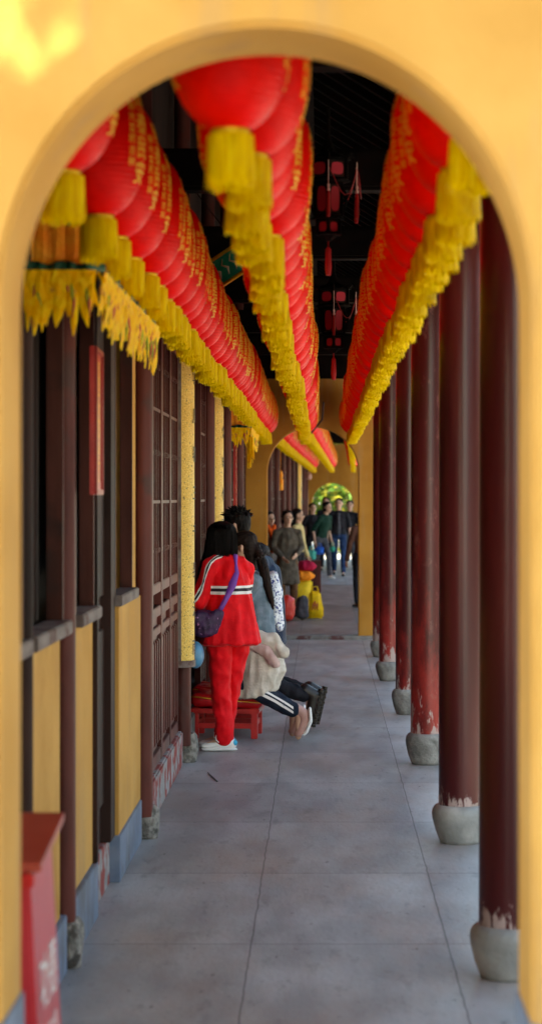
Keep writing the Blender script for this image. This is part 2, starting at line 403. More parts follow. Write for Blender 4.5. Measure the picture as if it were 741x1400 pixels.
# ------------------------------------------------------------ the hall on the left : posts, windows, doors
XW = -.975
def lattice_leaf(t, y0, y1, z0, z1, x=XW, mid=1.26, open_=0, wood='brown'):
    leaf = bmesh.new(); s = .055
    w = y1 - y0
    bx = lambda a, b, c, d, xa=-.03, xb=.02, bv=.004: box(leaf, xa, xb, a, b, c, d, bv)
    bx(0, s, z0, z1); bx(w - s, w, z0, z1)
    for (a, b) in ((z0, z0 + .08), (mid - .16, mid - .1), (mid - .02, mid + .04), (z1 - .07, z1), (z0 + .74 * (mid - z0), z0 + .74 * (mid - z0) + .05)):
        bx(s, w - s, a, b, -.028, .018)
    # carved lower panels with upright mouldings
    box(leaf, -.02, -.004, s, w - s, z0 + .08, mid - .1)
    nb = 4
    for k in range(nb):
        yy = s + (w - 2 * s) * (k + .5) / nb
        bx(yy - .028, yy + .028, z0 + .12, z0 + .74 * (mid - z0) - .03, -.004, .016, .006)
    lf = obj('door_leaf', leaf, M[wood], t)
    lat = bmesh.new()
    nv = 5
    for k in range(1, nv):
        yy = s + (w - 2 * s) * k / nv
        box(lat, -.012, .012, yy - .008, yy + .008, mid + .04, z1 - .07)
    hz = [.12, .30, .48, .64, .80, .92]
    for q, h in enumerate(hz):
        zz = mid + .04 + (z1 - .07 - mid - .04) * h
        box(lat, -.009, .015, s, w - s, zz - .009, zz + .009)
        if q % 2 == 0:
            for k in range(1, nv):
                yy = s + (w - 2 * s) * k / nv
                box(lat, .012, .022, yy - .016, yy + .016, zz - .016, zz + .016, .004)
    # slanted bars in the lowest field
    for k in range(nv):
        ya = s + (w - 2 * s) * k / nv; yb = s + (w - 2 * s) * (k + 1) / nv
        tube(lat, [(0, ya, mid + .06), (0, (ya + yb) / 2, mid + .26), (0, yb, mid + .06)], .006, 4)
        tube(lat, [(0, ya, mid + .46), (0, (ya + yb) / 2, mid + .26), (0, yb, mid + .46)], .006, 4)
    obj('lattice', lat, M[wood], lf)
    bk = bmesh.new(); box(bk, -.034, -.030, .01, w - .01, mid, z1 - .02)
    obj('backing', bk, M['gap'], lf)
    lf.location = (x + bend(y0) - t.location.x, y0 - t.location.y, 0); lf.rotation_euler = (0, 0, open_)
    return lf
def boxpart(name, m, t, *a, bev=.004):
    bm = bmesh.new()
    for q in ([a] if not isinstance(a[0], (tuple, list)) else a): box(bm, *q, bev)
    shear(bm)
    return obj(name, bm, m, t)
def post(t, y, r=.055, x=XW + .03, z0=.0, z1=4.9, m='brown'):
    bm = bmesh.new(); lathe(bm, [(r * 1.02, z0), (r, 1.5), (r * .96, z1)], 24, (x, y)); shear(bm)
    return obj('post', bm, M[m], t, auto=True)
def footstone(t, y, h=.18, r=.075, m='roughstone', x=XW + .05, seed=0):
    bm = bmesh.new()
    pr = [(.01, 0), (r * .85, 0), (r, h * .25), (r * 1.05, h * .6), (r * .95, h * .88), (r * .7, h), (.01, h)]
    P2 = []
    for a, b in zip(pr, pr[1:]):
        for k in range(4): P2.append((a[0] + (b[0] - a[0]) * k / 4, a[1] + (b[1] - a[1]) * k / 4))
    P2.append(pr[-1])
    lathe(bm, P2, 28, (x, y), wob=lambda a, z: 1 + .13 * noise.noise(Vector((math.cos(a) * 2, math.sin(a) * 2, z * 9 + seed))) + .05 * noise.noise(Vector((math.cos(a) * 7, math.sin(a) * 7, z * 30 + seed))))
    shear(bm)
    return obj('foot_stone', bm, M[m], t, True)

def window(t, y0, y1, zsill=1.34, ztop=2.95, x=XW, mull=None):
    w = bmesh.new(); s = .03
    for a in ((x - .05, x + .012, y0, y0 + s, zsill, ztop), (x - .05, x + .012, y1 - s, y1, zsill, ztop), (x - .05, x + .012, y0 + s, y1 - s, ztop - s, ztop)):
        box(w, *a, .003)
    fr = obj('window', w, M['winwood'], t)
    b = bmesh.new(); box(b, x - .055, x + .045, y0 - .01, y1 + .01, zsill - .05, zsill + .002, .005); obj('sill', b, M['greywood'], fr)
    b = bmesh.new(); box(b, x - .10, x - .085, y0 - .02, y1 + .02, zsill, ztop); 
    obj('dark_opening', b, M['darkwood'], fr)  # dark board stands in for the shade of the deep window opening
    return fr

hall = thing('temple_hall', 'long temple hall on the left with plaster panels, dark windows and lattice doors', 'hall')
roof(hall, 3.95, 26)
# body of the hall so that nothing is see-through
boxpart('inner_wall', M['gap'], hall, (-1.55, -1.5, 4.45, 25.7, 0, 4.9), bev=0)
boxpart('rear_wall', M['plaster'], hall, (-9.3, -9.1, 4.45, 58, -.15, 4.6), bev=0)
boxpart('upper_wall', M['darkwood'], hall, (XW - .12, XW - .05, 4.46, 25.7, 2.97, 4.95), bev=0)
boxpart('head_beam', M['maroon'], hall, (XW - .06, XW + .04, 4.46, 25.7, 2.96, 3.14))
# bay A : window between the near arch wall and the first post
boxpart('plaster_panel', M['plaster'], hall, (XW - .10, XW - .005, 4.46, 7.62, .22, 1.285), (XW - .10, XW - .005, 4.46, 5.5, 1.285, 2.95))
boxpart('plinth', M['blue'], hall, (XW - .09, XW + .012, 4.46, 7.7, 0, .22))
post(hall, 6.63, .035, XW + .0, .0, 2.96, 'darkwood')
window(hall, 6.68, 7.6)
window(hall, 5.55, 6.58)
post(hall, 7.78, .045, XW - .01, z0=.18, m='brown'); footstone(hall, 7.8, .19, .048, 'roughstone', XW + .012, seed=1)
# bay B
boxpart('plaster_panel', M['plaster'], hall, (XW - .10, XW - .0, 7.86, 8.72, .24, 1.29))
boxpart('plinth', M['blue'], hall, (XW - .09, XW + .018, 7.84, 8.72, 0, .24))
window(hall, 7.96, 8.62)
boxpart('door_jamb', M['darkwood'], hall, (XW - .06, XW + .02, 8.66, 8.72, .24, 2.96))
boxpart('dark_door', M['darkwood'], hall, (XW - .07, XW - .035, 8.72, 9.44, .22, 2.96), (XW - .035, XW - .02, 8.9, 9.3, .4, 1.2), (XW - .035, XW - .02, 8.9, 9.3, 1.35, 2.8))
boxpart('door_jamb', M['darkwood'], hall, (XW - .07, XW + .012, 9.30, 9.485, .22, 2.96))
boxpart('brick_step', M['redbrick'], hall, (XW - .08, XW - .012, 8.73, 9.47, 0, .22))
boxpart('plaster_panel', M['plaster'], hall, (XW - .10, XW + .028, 9.5, 10.64, .22, 1.29))
boxpart('plinth', M['blue'], hall, (XW - .11, XW + .034, 9.494, 10.646, 0, .22))
window(hall, 9.5, 10.36)
boxpart('plaster_strip', M['plaster'], hall, (XW - .08, XW + .0, 10.37, 10.66, 1.29, 2.96))
post(hall, 10.72, .055, z0=.12); footstone(hall, 10.75, .17, .062, 'roughstone', XW + .055, 4)
# bay C : pair of lattice doors on a worn painted plinth
boxpart('door_plinth', M['redbrick'], hall, (XW - .10, XW + .045, 10.84, 13.62, 0, .235), bev=.01)
for k in range(4):
    lattice_leaf(hall, 10.80 + .69 * k, 10.80 + .69 * k + .68, .236, 2.95, XW)
post(hall, 13.78, .058, z0=.12); footstone(hall, 13.85, .2, .072, 'roughstone', XW + .06, 9)
# bay D (open doors) and beyond
def bay(y0, y1, opened):
    boxpart('door_plinth', M['stone'], hall if y0 < 26 else hall2, (XW - .10, XW + .03, y0 + .1, y1 - .1, 0, .2), bev=.01)
    n = 4; w = (y1 - y0 - .2) / n
    for k in range(n):
        if opened and k in (1, 2): continue
        lf = lattice_leaf(hall if y0 < 26 else hall2, y0 + .1 + w * k, y0 + .1 + w * (k + 1) - .01, .2, 2.95, XW)
bay(13.86, 16.86, True)
lattice_leaf(hall, 14.65, 15.28, .2, 2.95, XW - .05, open_=R(62))
lattice_leaf(hall, 15.35, 15.98, .2, 2.95, XW - .05, open_=R(50))
post(hall, 16.9, .058); footstone(hall, 16.95, .2, .09, 'roughstone', XW + .075, 12)
bay(16.94, 19.94, False)
post(hall, 19.98, .058); footstone(hall, 20.0, .2, .09, 'roughstone', XW + .075, 15)
bay(20.02, 23.02, False)
post(hall, 23.06, .058); footstone(hall, 23.1, .2, .09, 'roughstone', XW + .075, 17)
bay(23.1, 25.7, False)
# cross beams and lengthwise beams under the roof
for y in (7.7, 10.78, 13.86, 16.94, 20.02, 23.1):
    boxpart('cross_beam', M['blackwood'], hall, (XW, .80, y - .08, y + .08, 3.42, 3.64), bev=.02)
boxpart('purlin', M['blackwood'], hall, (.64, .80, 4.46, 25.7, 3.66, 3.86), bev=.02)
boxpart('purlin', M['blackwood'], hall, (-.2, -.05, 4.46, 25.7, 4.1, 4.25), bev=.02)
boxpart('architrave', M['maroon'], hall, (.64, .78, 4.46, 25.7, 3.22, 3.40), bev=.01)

bm = bmesh.new(); a = [(-1.24, 3.304), (1.24, 3.304), (1.24, 3.55), (-1.24, 5.0)]
f = [bm.verts.new((p[0], 25.76, p[1])) for p in a]; b = [bm.verts.new((p[0], 25.9, p[1])) for p in a]
bm.faces.new(f); bm.faces.new(list(reversed(b)))
for i in range(4): bm.faces.new((f[i], b[i], b[(i + 1) % 4], f[(i + 1) % 4]))
obj('gable_boards', bm, M['blackwood'], hall)
hall2 = thing('temple_hall', 'farther temple hall on the left, seen through the second arch', 'hall', (0, 0, 0))
roof(hall2, 26, 57.2)
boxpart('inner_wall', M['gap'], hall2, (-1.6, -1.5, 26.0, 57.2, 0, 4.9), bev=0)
boxpart('upper_wall', M['darkwood'], hall2, (XW - .12, XW - .05, 26, 57.2, 2.97, 4.95), bev=0)
boxpart('head_beam', M['maroon'], hall2, (XW - .06, XW + .04, 26, 57.2, 2.96, 3.14))
D_ = bend(57.3); a = [(-1.3 + D_, 3.304), (1.6 + D_, 3.304), (1.6 + D_, 3.32), (-1.3 + D_, 5.3)]
bm = bmesh.new(); f = [bm.verts.new((p[0], 56.9, p[1])) for p in a]; b = [bm.verts.new((p[0], 57.1, p[1])) for p in a]
bm.faces.new(f); bm.faces.new(list(reversed(b)))
for i in range(4): bm.faces.new((f[i], b[i], b[(i + 1) % 4], f[(i + 1) % 4]))
obj('gable_boards', bm, M['blackwood'], hall2)
boxpart('architrave', M['maroon'], hall2, (.60, .74, 26, 57.2, 3.22, 3.40), bev=.01)
y = 26.1
k = 0
while y < 56:
    bay(y, y + 3.04, False); post(hall2, y + 3.07, .058)
    boxpart('cross_beam', M['blackwood'], hall2, (XW, .78, y + 2.99, y + 3.15, 3.42, 3.64), bev=.02)
    y += 3.08; k += 1

# ------------------------------------------------------------ columns on the right
ORD = ['nearest', 'second', 'third', 'fourth', 'fifth', 'sixth', 'seventh']
def column(x, y, r, paint, foot, label, sh=.2, br=1.33, group='maroon columns along the open side of the gallery'):
    t = thing('column', label, 'column', (x + bend(y), y, 0), random.uniform(0, 6), group)
    bm = bmesh.new()
    ZS = [sh - .01 + (rz_(x) - sh) * i / 14 for i in range(15)]
    lathe(bm, [(r * (1.02 - .06 * (z / 3.9)), z) for z in ZS], 40)
    obj('shaft', bm, M[paint], t, auto=True)
    bm = bmesh.new()
    R0 = r * br
    pr = [(R0 * .70, 0), (R0 * .76, .02), (R0 * .88, sh * .32), (R0 * .98, sh * .62), (R0, sh * .76), (R0 * .97, sh * .88), (R0 * .88, sh * .97), (R0 * .80, sh), (.01, sh)]
    sd = y * 3
    lathe(bm, pr, 40, wob=lambda a, z: 1 + .02 * noise.noise(Vector((math.cos(a) * 1.5, math.sin(a) * 1.5, z * 8 + sd))))
    obj('stone_base', bm, M[foot], t, True)
    return t
column(.700, 7.64, .110, 'colA', 'palestone', 'nearest maroon round column, paint flaked white just above its stone foot')
column(.722, 10.62, .112, 'colA', 'palestone', 'second maroon column from the near arch, with a ragged pale chip at its foot', .2)
column(.712, 13.75, .112, 'colB', 'stone', 'third column from the near arch, worn to bright red with white flecks', .21)
column(.712, 16.90, .100, 'colC', 'stone', 'fourth column from the near arch, narrow strip seen behind the worn red one', .21)
column(.668, 20.0, .108, 'colB', 'stone', 'fifth column from the near arch, mottled pinkish red', .19)
column(.675, 23.0, .100, 'colC', 'stone', 'sixth column from the near arch, dark, next to the second arch wall', .18)
y = 29.2
seg2 = []
while y < 56:
    column(.66, y, .10, 'colA', 'stone', 'maroon column in the farther gallery, hidden behind the second arch wall', .18); y += 3.08

# ------------------------------------------------------------ lanterns
def blotch_on(m, scale, stretch, col, th, w, f=1.0):
    t, n, L, b = node_ctx(m); tc = n.new('ShaderNodeTexCoord'); base = b.inputs['Base Color'].links[0].from_socket
    mp = n.new('ShaderNodeMapping'); mp.inputs['Scale'].default_value = stretch; L.new(tc.outputs['Object'], mp.inputs[0])
    nz = n.new('ShaderNodeTexNoise'); nz.inputs['Scale'].default_value = scale; nz.inputs['Detail'].default_value = 9; nz.inputs['Roughness'].default_value = .65
    L.new(mp.outputs[0], nz.inputs[0]); r = n.new('ShaderNodeValToRGB'); r.color_ramp.elements[0].position = th; r.color_ramp.elements[1].position = th + w
    r.color_ramp.elements[1].color = (f, f, f, 1); L.new(nz.outputs[0], r.inputs[0])
    mx = n.new('ShaderNodeMix'); mx.data_type = 'RGBA'; L.new(r.outputs[0], mx.inputs[0]); L.new(base, mx.inputs[6]); mx.inputs[7].default_value = (*col, 1)
    L.new(mx.outputs[2], b.inputs['Base Color'])
for k_ in ('plaster', 'shadedochre'):
    blotch_on(M[k_], 3.5, (1.6, 1.6, .22), (.36, .23, .12), .52, .16, .45)      # rain and hand grime running down
    blotch_on(M[k_], 11, (1, 1, .8), (.30, .22, .15), .66, .05, .5)
blotch_on(M['blue'], 5, (1, 1, .5), (.10, .09, .08), .5, .14, .6)
blotch_on(M['colA'], 3, (1, 1, .12), (.10, .03, .026), .52, .2, .6)
blotch_on(M['colA'], 60, (1, 1, .3), (.16, .09, .08), .70, .02, .6)
blotch_on(M['colB'], 14, (1, 1, .6), (.22, .08, .07), .56, .14, .5)
def lantern_meshes():
    H, RR = .48, .147
    def prof(u):     # u 0 bottom .. 1 top
        a = (u * 2 - 1)
        return RR * (1 - abs(a) ** 2.5) ** (1 / 2.15) * (1 - .0) * (1 if 1 else 0)
    bm = bmesh.new(); N = 120
    pr = []
    for i in range(N + 1):
        u = .5 - .5 * math.cos(PI * i / N) if False else i / N
        u = max(.012, min(.988, u))
        r = max(.052, prof(u)); r *= 1 - .014 * (.5 + .5 * math.cos(2 * PI * 30 * u))
        pr.append((r, u * H))
    lathe(bm, pr, 48, cap=True)
    sh = bpy.data.meshes.new('lantern_shade'); bm.to_mesh(sh); bm.free()
    sh.materials.append(M['silk']); sh.polygons.foreach_set('use_smooth', [True] * len(sh.polygons))
    # caps
    bm = bmesh.new(); lathe(bm, [(.040, -.010), (.044, -.006), (.046, .0), (.048, .007), (.03, .010)], 28)
    cb = bpy.data.meshes.new('lower_cap'); bm.to_mesh(cb); bm.free(); cb.materials.append(M['goldtrim']); cb.polygons.foreach_set('use_smooth', [True] * len(cb.polygons))
    bm = bmesh.new(); lathe(bm, [(.03, H - .012), (.056, H - .01), (.058, H + .008), (.045, H + .02)], 28)
    tube(bm, [(0, 0, H + .02), (0, 0, H + .10)], .003, 5)
    ct = bpy.data.meshes.new('upper_cap'); bm.to_mesh(ct); bm.free(); ct.materials.append(M['goldtrim']); ct.polygons.foreach_set('use_smooth', [True] * len(ct.polygons))
    # tassel : three layers of hanging threads round a core
    tas = []
    for v in range(3):
        rnd = random.Random(50 + v); bm = bmesh.new()
        for layer, (r0, n, L0) in enumerate(((.050, 46, .142), (.054, 60, .140), (.0575, 72, .136))):
            for k in range(n):
                a = 2 * PI * k / n + rnd.uniform(-.03, .03); w = .0028
                L_ = L0 + rnd.uniform(-.016, .010) - .022; fl = 1 + rnd.uniform(-.02, .11)
                da = rnd.uniform(-.05, .05)
                pa = []
                for z, f, d in ((.002 - .004 * layer, .86, 0), (-.008, .97, 0), (-.05, 1, 0), (-.10, 1 + (fl - 1) * .5, da * .5), (-.012 - L_, fl, da)):
                    ca, sa = math.cos(a + d), math.sin(a + d); rr = r0 * f
                    pa.append((bm.verts.new((rr * ca - w * -sa, rr * sa - w * ca, z)), bm.verts.new((rr * ca + w * -sa, rr * sa + w * ca, z))))
                for p, q in zip(pa, pa[1:]): bm.faces.new((p[0], p[1], q[1], q[0]))
        lathe(bm, [(.048, -.012), (.049, -.108), (.01, -.11)], 24)
        me = bpy.data.meshes.new('tassel'); bm.to_mesh(me); bm.free(); me.materials.append(M['ytassel']); tas.append(me)
    # gold lettering in upright columns wrapped on to the body, one part on either side
    les = []
    for lon_ in (R(-6), PI + R(6)):
        bm = bmesh.new()
        def wrap(s, size, lon, step):
            for q, ch in enumerate(s):
                me = text_mesh(ch, size, 0, bold=size * .01)
                zc = H * .5 + ((len(s) - 1) / 2 - q) * step
                b2 = bmesh.new(); b2.from_mesh(me); bmesh.ops.subdivide_edges(b2, edges=[e for e in b2.edges if e.calc_length() > size * .25], cuts=1)
                xs = [v.co.x for v in b2.verts]; ys = [v.co.y for v in b2.verts]
                if not xs: b2.free(); continue
                mx, my = (min(xs) + max(xs)) / 2, (min(ys) + max(ys)) / 2
                mp = {}
                for v in b2.verts:
                    z = zc + (v.co.y - my); u = max(.02, min(.98, z / H)); r = max(.052, prof(u)) + .0035
                    a = lon + (v.co.x - mx) / RR
                    mp[v] = bm.verts.new((r * math.cos(a), r * math.sin(a), z))
                for f in b2.faces:
                    try: bm.faces.new([mp[v] for v in f.verts])
                    except Exception: pass
                b2.free(); bpy.data.meshes.remove(me)
        for lon in (lon_,):
            wrap('國泰民安', .074, lon - .0, .074)
            wrap('佛光普照吉祥', .030, lon - .38, .034)
            wrap('平安如意吉祥', .030, lon + .38, .034)
        le = bpy.data.meshes.new('lettering'); bm.to_mesh(le); bm.free(); le.materials.append(M['goldpaint']); les.append(le)
    return sh, cb, ct, tas, les
LM = lantern_meshes()
def ordinal(n):
    w = ['first', 'second', 'third', 'fourth', 'fifth', 'sixth', 'seventh', 'eighth', 'ninth', 'tenth', 'eleventh', 'twelfth']
    if n <= 12: return w[n - 1]
    return str(n) + {1: 'st', 2: 'nd', 3: 'rd'}.get(n % 10 if n // 10 != 1 else 0, 'th')
def lantern(x, y, z, label, group, i):
    t = bpy.data.objects.new('red_lantern', None); C.objects.link(t); t.empty_display_size = .1
    t.location = (x, y, z); t['label'] = label; t['category'] = 'lantern'; t['group'] = group
    t.rotation_euler = (R(random.uniform(-2, 2)), R(random.uniform(-2, 2)), R(random.uniform(-14, 14)))
    for nm, me in (('shade', LM[0]), ('lower_cap', LM[1]), ('upper_cap', LM[2]), ('tassel', LM[3][i % 3]), ('lettering', LM[4][0]), ('lettering', LM[4][1])):
        o = bpy.data.objects.new(nm, me); C.objects.link(o); o.parent = t
    return t
ZC = EYE + .875
rows = (('left', -.79, 5.42, -.0), ('middle', -.23, 4.86, 0), ('right', .4255, 4.9, 0))
for rn, k, ystart, off in rows:
    i = 0; y = ystart
    first = {'left': [.76, .66, .55, .6], 'middle': [.42, .38, .40, .42], 'right': [.5, .46, .46]}[rn]
    while y < 25.5:
        i += 1
        z = ZC + random.uniform(-.008, .008) - .012 * math.sin((y - 4.6) / 3.08 * PI) ** 2 - .07 * max(0, (y - 8) / 17)
        lantern(k * .875 + random.uniform(-.012, .012) * (2 if rn == 'middle' else 1), y, z,
                f'ribbed red lantern with yellow tassel, {ordinal(i)} from the near arch in the {rn} row',
                f'red lanterns in the {rn} row of the near gallery', i)
        y += (first[i - 1] if i <= len(first) else .41) + random.uniform(-.05, .05)
    bm = bmesh.new(); tube(bm, [(k * .875, 4.45, ZC + .60)] + [(k * .875, 4.45 + j * .77, ZC + .585 + (.02 if j % 4 == 0 else 0)) for j in range(1, 28)] + [(k * .875, 25.7, ZC + .60)], .005, 5)
    tag(obj('wire', bm, M['cord']), f'dark wire the {rn} row of near lanterns hangs from', 'wire')
    i = 0; y = 26.5
    while y < 56:
        i += 1; z = ZC + random.uniform(-.01, .01) - .0055 * (y - 26.5) * .4
        lantern(k * .875 + bend(y), y, z, f'ribbed red lantern with yellow tassel, {ordinal(i)} beyond the second arch in the {rn} row',
                f'red lanterns in the {rn} row of the farther gallery', i)
        y += .62 + random.uniform(-.02, .02)
    bm = bmesh.new(); tube(bm, [(k * .875 + bend(26 + j), 26 + j, ZC + .585) for j in range(0, 32)], .005, 5)
    tag(obj('wire', bm, M['cord']), f'dark wire the {rn} row of farther lanterns hangs from', 'wire')
#@@PART2
# ------------------------------------------------------------ unseen roof added to block the sun, and the tree casting the dapples
near_roof = thing('sun_blocking_roof', 'unseen roof added in front of the nearest arch to block the sun', 'roof')
bm = bmesh.new()
a = [(-3.2, 6.2), (-.2, 4.442), (1.75, 3.3), (1.75, 3.42), (-.2, 4.562), (-3.2, 6.32)]
ye = {-3.2: -.5, -.2: 2.95, 1.75: 3.95}  # end cut aslant so sun reaches only the upper left wall
f = [bm.verts.new((p[0], -9, p[1])) for p in a]; b = [bm.verts.new((p[0], ye[p[0]], p[1])) for p in a]
bm.faces.new(f); bm.faces.new(list(reversed(b)))
for i in range(6): bm.faces.new((f[i], b[i], b[(i + 1) % 6], f[(i + 1) % 6]))
obj('roof_tiles', bm, M['roof'], near_roof)
for yy in (-8, -5, -2, 1.2):
    bm = bmesh.new(); lathe(bm, [(.1, -.15), (.1, 3.35)], 20, (1.5, yy)); obj('post', bm, M['maroon'], near_roof, auto=True)
bm = bmesh.new(); box(bm, -3.1, -2.9, -9, -2.2, -.15, 6.1); obj('rear_wall', bm, M['plaster'], near_roof)

def leaf_crown(bm, clusters, n, size, rnd, flat=.5):
    for _ in range(n):
        c, r = rnd.choice(clusters)
        while True:
            p = Vector((rnd.uniform(-1, 1), rnd.uniform(-1, 1), rnd.uniform(-1, 1)))
            if .35 < p.length < 1: break
        p = Vector(c) + Vector((p.x * r, p.y * r, p.z * r * .75))
        s = size * rnd.uniform(.6, 1.3)
        u = Vector((rnd.gauss(0, 1), rnd.gauss(0, 1), rnd.gauss(0, flat))).normalized()
        w = u.cross(Vector((rnd.gauss(0, 1), rnd.gauss(0, 1), rnd.gauss(0, 1)))).normalized()
        q = [p - u * s, p + w * s * .42, p + u * s, p - w * s * .42]
        fc = bm.faces.new([bm.verts.new(v) for v in q]); fc.material_index = 0 if rnd.random() < .72 else 1
def tree(x, y, h, cr, label, mats, n=5000, size=.16, seed=1, lowest=.35, group=None, spread=1.0):
    rnd = random.Random(seed)
    t = thing('tree', label, 'tree', (x, y, -.15), 0, group)
    bm = bmesh.new()
    top = Vector((rnd.uniform(-.3, .3), rnd.uniform(-.3, .3), h * .8))
    tr = [Vector((0, 0, 0)).lerp(top, k / 7) + Vector((rnd.uniform(-.08, .08), rnd.uniform(-.08, .08), 0)) * (k > 0) for k in range(8)]
    tube(bm, tr, [.035 * h * (1 - .85 * k / 7) * .8 + .02 for k in range(8)], 10)
    cl = []
    for k in range(16):
        f = lowest + (1 - lowest) * (k + .5) / 16
        base = Vector((0, 0, 0)).lerp(top, min(.98, f * .8))
        an = k * 2.4 + rnd.uniform(-.4, .4)
        rad = cr * spread * (1 - .55 * abs(f - .55)) * rnd.uniform(.45, .85)
        tip = Vector((math.cos(an) * rad, math.sin(an) * rad, h * f * .95))
        tube(bm, [base, base.lerp(tip, .5) + Vector((0, 0, -.1)), tip], [.012 * h * .5, .008 * h * .5, .01], 6)
        cl.append((tip, cr * rnd.uniform(.28, .5)))
        cl.append((base.lerp(tip, .55) + Vector((0, 0, .2)), cr * rnd.uniform(.2, .36)))
    obj('trunk', bm, M['bark'], t, auto=True)
    bm = bmesh.new(); leaf_crown(bm, cl, n, size, rnd)
    obj('crown', bm, [M[k] for k in mats], t)
    return t
tree(-1.9, -3.4, 10.2, 4.0, 'tall leafy tree standing behind the photographer, dappling the nearest arch', ['leaf', 'darkleaf'], 17000, .15, 3, .62)
# garden beyond the farthest arch
tree(-1.0, 70, 6.5, 3.2, 'leafy green tree beyond the farthest arch, on its left side', ['leaf', 'leafy'], 5000, .17, 11, .1)
tree(2.3, 72.5, 7, 3.4, 'yellow-green tree beyond the farthest arch, on its right side', ['leafy', 'leaf'], 5000, .19, 12, .1)
tree(.4, 79, 9, 4.5, 'dark green tree behind the two paler ones beyond the farthest arch', ['darkleaf', 'leaf'], 6000, .2, 13, .05)
tree(-5.5, 82, 9, 4.5, 'dark green tree at the far left of the garden behind the farthest arch', ['darkleaf', 'leaf'], 4000, .22, 14, .05)
tree(6.2, 80, 9, 4.5, 'broad green tree at the far right of the garden behind the farthest arch', ['leaf', 'darkleaf'], 4000, .22, 15, .05)
# courtyard side (open side of the gallery)
for k, (x, y) in enumerate(((8.5, 9), (9.5, 22), (8.8, 37), (9.3, 50))):
    tree(x, y, 6.5, 2.4, ['tree in the side courtyard level with the nearest columns', 'tree in the side courtyard level with the second arch', 'tree in the side courtyard beside the farther gallery', 'tree in the side courtyard near the farthest arch'][k], ['leaf', 'darkleaf'], 2600, .2, 30 + k, .4, 'trees in the side courtyard')
oh = thing('opposite_hall', 'ochre hall with a grey tiled roof across the side courtyard', 'hall', (19, 0, -.15))
bm = bmesh.new(); box(bm, 0, 6, -20, 75, 0, 4.2); obj('wall', bm, M['plaster'], oh)
bm = bmesh.new()
a = [(-1.4, 3.9), (3, 7), (7.4, 3.9), (7.4, 4.1), (3, 7.25), (-1.4, 4.1)]
f = [bm.verts.new((p[0], -21, p[1])) for p in a]; b = [bm.verts.new((p[0], 76, p[1])) for p in a]
bm.faces.new(f); bm.faces.new(list(reversed(b)))
for i in range(6): bm.faces.new((f[i], b[i], b[(i + 1) % 6], f[(i + 1) % 6]))
obj('roof', bm, M['roof'], oh)
for k in range(15):
    bm = bmesh.new(); box(bm, -.06, .0, -17 + k * 6, -14 + k * 6, .0, 3, .01); obj('door', bm, M['brown'], oh)

# ------------------------------------------------------------ couplet boards wrapped round the posts
def couplet(y, x, words, label, z0=.66, z1=3.0, r=.12, size=.115):
    t = thing('couplet_board', label, 'couplet board', (x + bend(y), y, z0), 0, 'gilded couplet boards on the hall posts')
    h = z1 - z0; A = R(72)
    def arc(name, ra, rb, a0, a1, za, zb, m, parent, seg=20):
        bm = bmesh.new(); g = [[], [], [], []]
        for i in range(seg + 1):
            a = a0 + (a1 - a0) * i / seg
            for q, (rr, z) in enumerate(((ra, za), (rb, za), (rb, zb), (ra, zb))):
                g[q].append(bm.verts.new((rr * math.cos(a), rr * math.sin(a), z)))
        for i in range(seg):
            for q in range(4): bm.faces.new((g[q][i], g[q][i + 1], g[(q + 1) % 4][i + 1], g[(q + 1) % 4][i]))
        bm.faces.new([g[q][0] for q in range(4)]); bm.faces.new([g[q][-1] for q in (3, 2, 1, 0)])
        bmesh.ops.recalc_face_normals(bm, faces=bm.faces)
        return obj(name, bm, m, parent, auto=True)
    arc('board', r - .02, r, -A, A, .045, h - .045, M['gold'], t)
    for a0, a1, za, zb in ((-A - .16, -A, 0, h), (A, A + .16, 0, h)): arc('frame', r - .025, r + .008, a0, a1, za, zb, M['greywood'], t, 3)
    for za, zb in ((0, .045), (h - .045, h)): arc('frame', r - .025, r + .008, -A, A, za, zb, M['greywood'], t)
    n = len(words)
    bm = bmesh.new()
    for q, ch in enumerate(words):
        me = text_mesh(ch, size, 0); b2 = bmesh.new(); b2.from_mesh(me)
        bmesh.ops.subdivide_edges(b2, edges=[e for e in b2.edges if e.calc_length() > .03], cuts=2)
        xs = [v.co.x for v in b2.verts]; ys = [v.co.y for v in b2.verts]
        if xs:
            mx, my = (min(xs) + max(xs)) / 2, (min(ys) + max(ys)) / 2; mp = {}
            for v in b2.verts:
                a = (v.co.x - mx) * 1.15 / r; z = h * (n - q - .5) / n + v.co.y - my
                mp[v] = bm.verts.new(((r + .006) * math.cos(a), (r + .006) * math.sin(a), z))
            for fc in b2.faces:
                try: bm.faces.new([mp[v] for v in fc.verts])
                except Exception: pass
        b2.free(); bpy.data.meshes.remove(me)
    obj('lettering', bm, M['ink'], t)
    return t
couplet(13.72, -.978, '慈雲廣覆三千界法雨', 'gilded board with black characters beside the girl in red, nearest one')
couplet(17.3, -.955, '慧日常明億萬年佛光', 'gilded board with black characters behind the spiky-haired man')
couplet(47, -.93, '法輪常轉國界安寧', 'pale gold board with characters, farthest one, beyond the second arch')

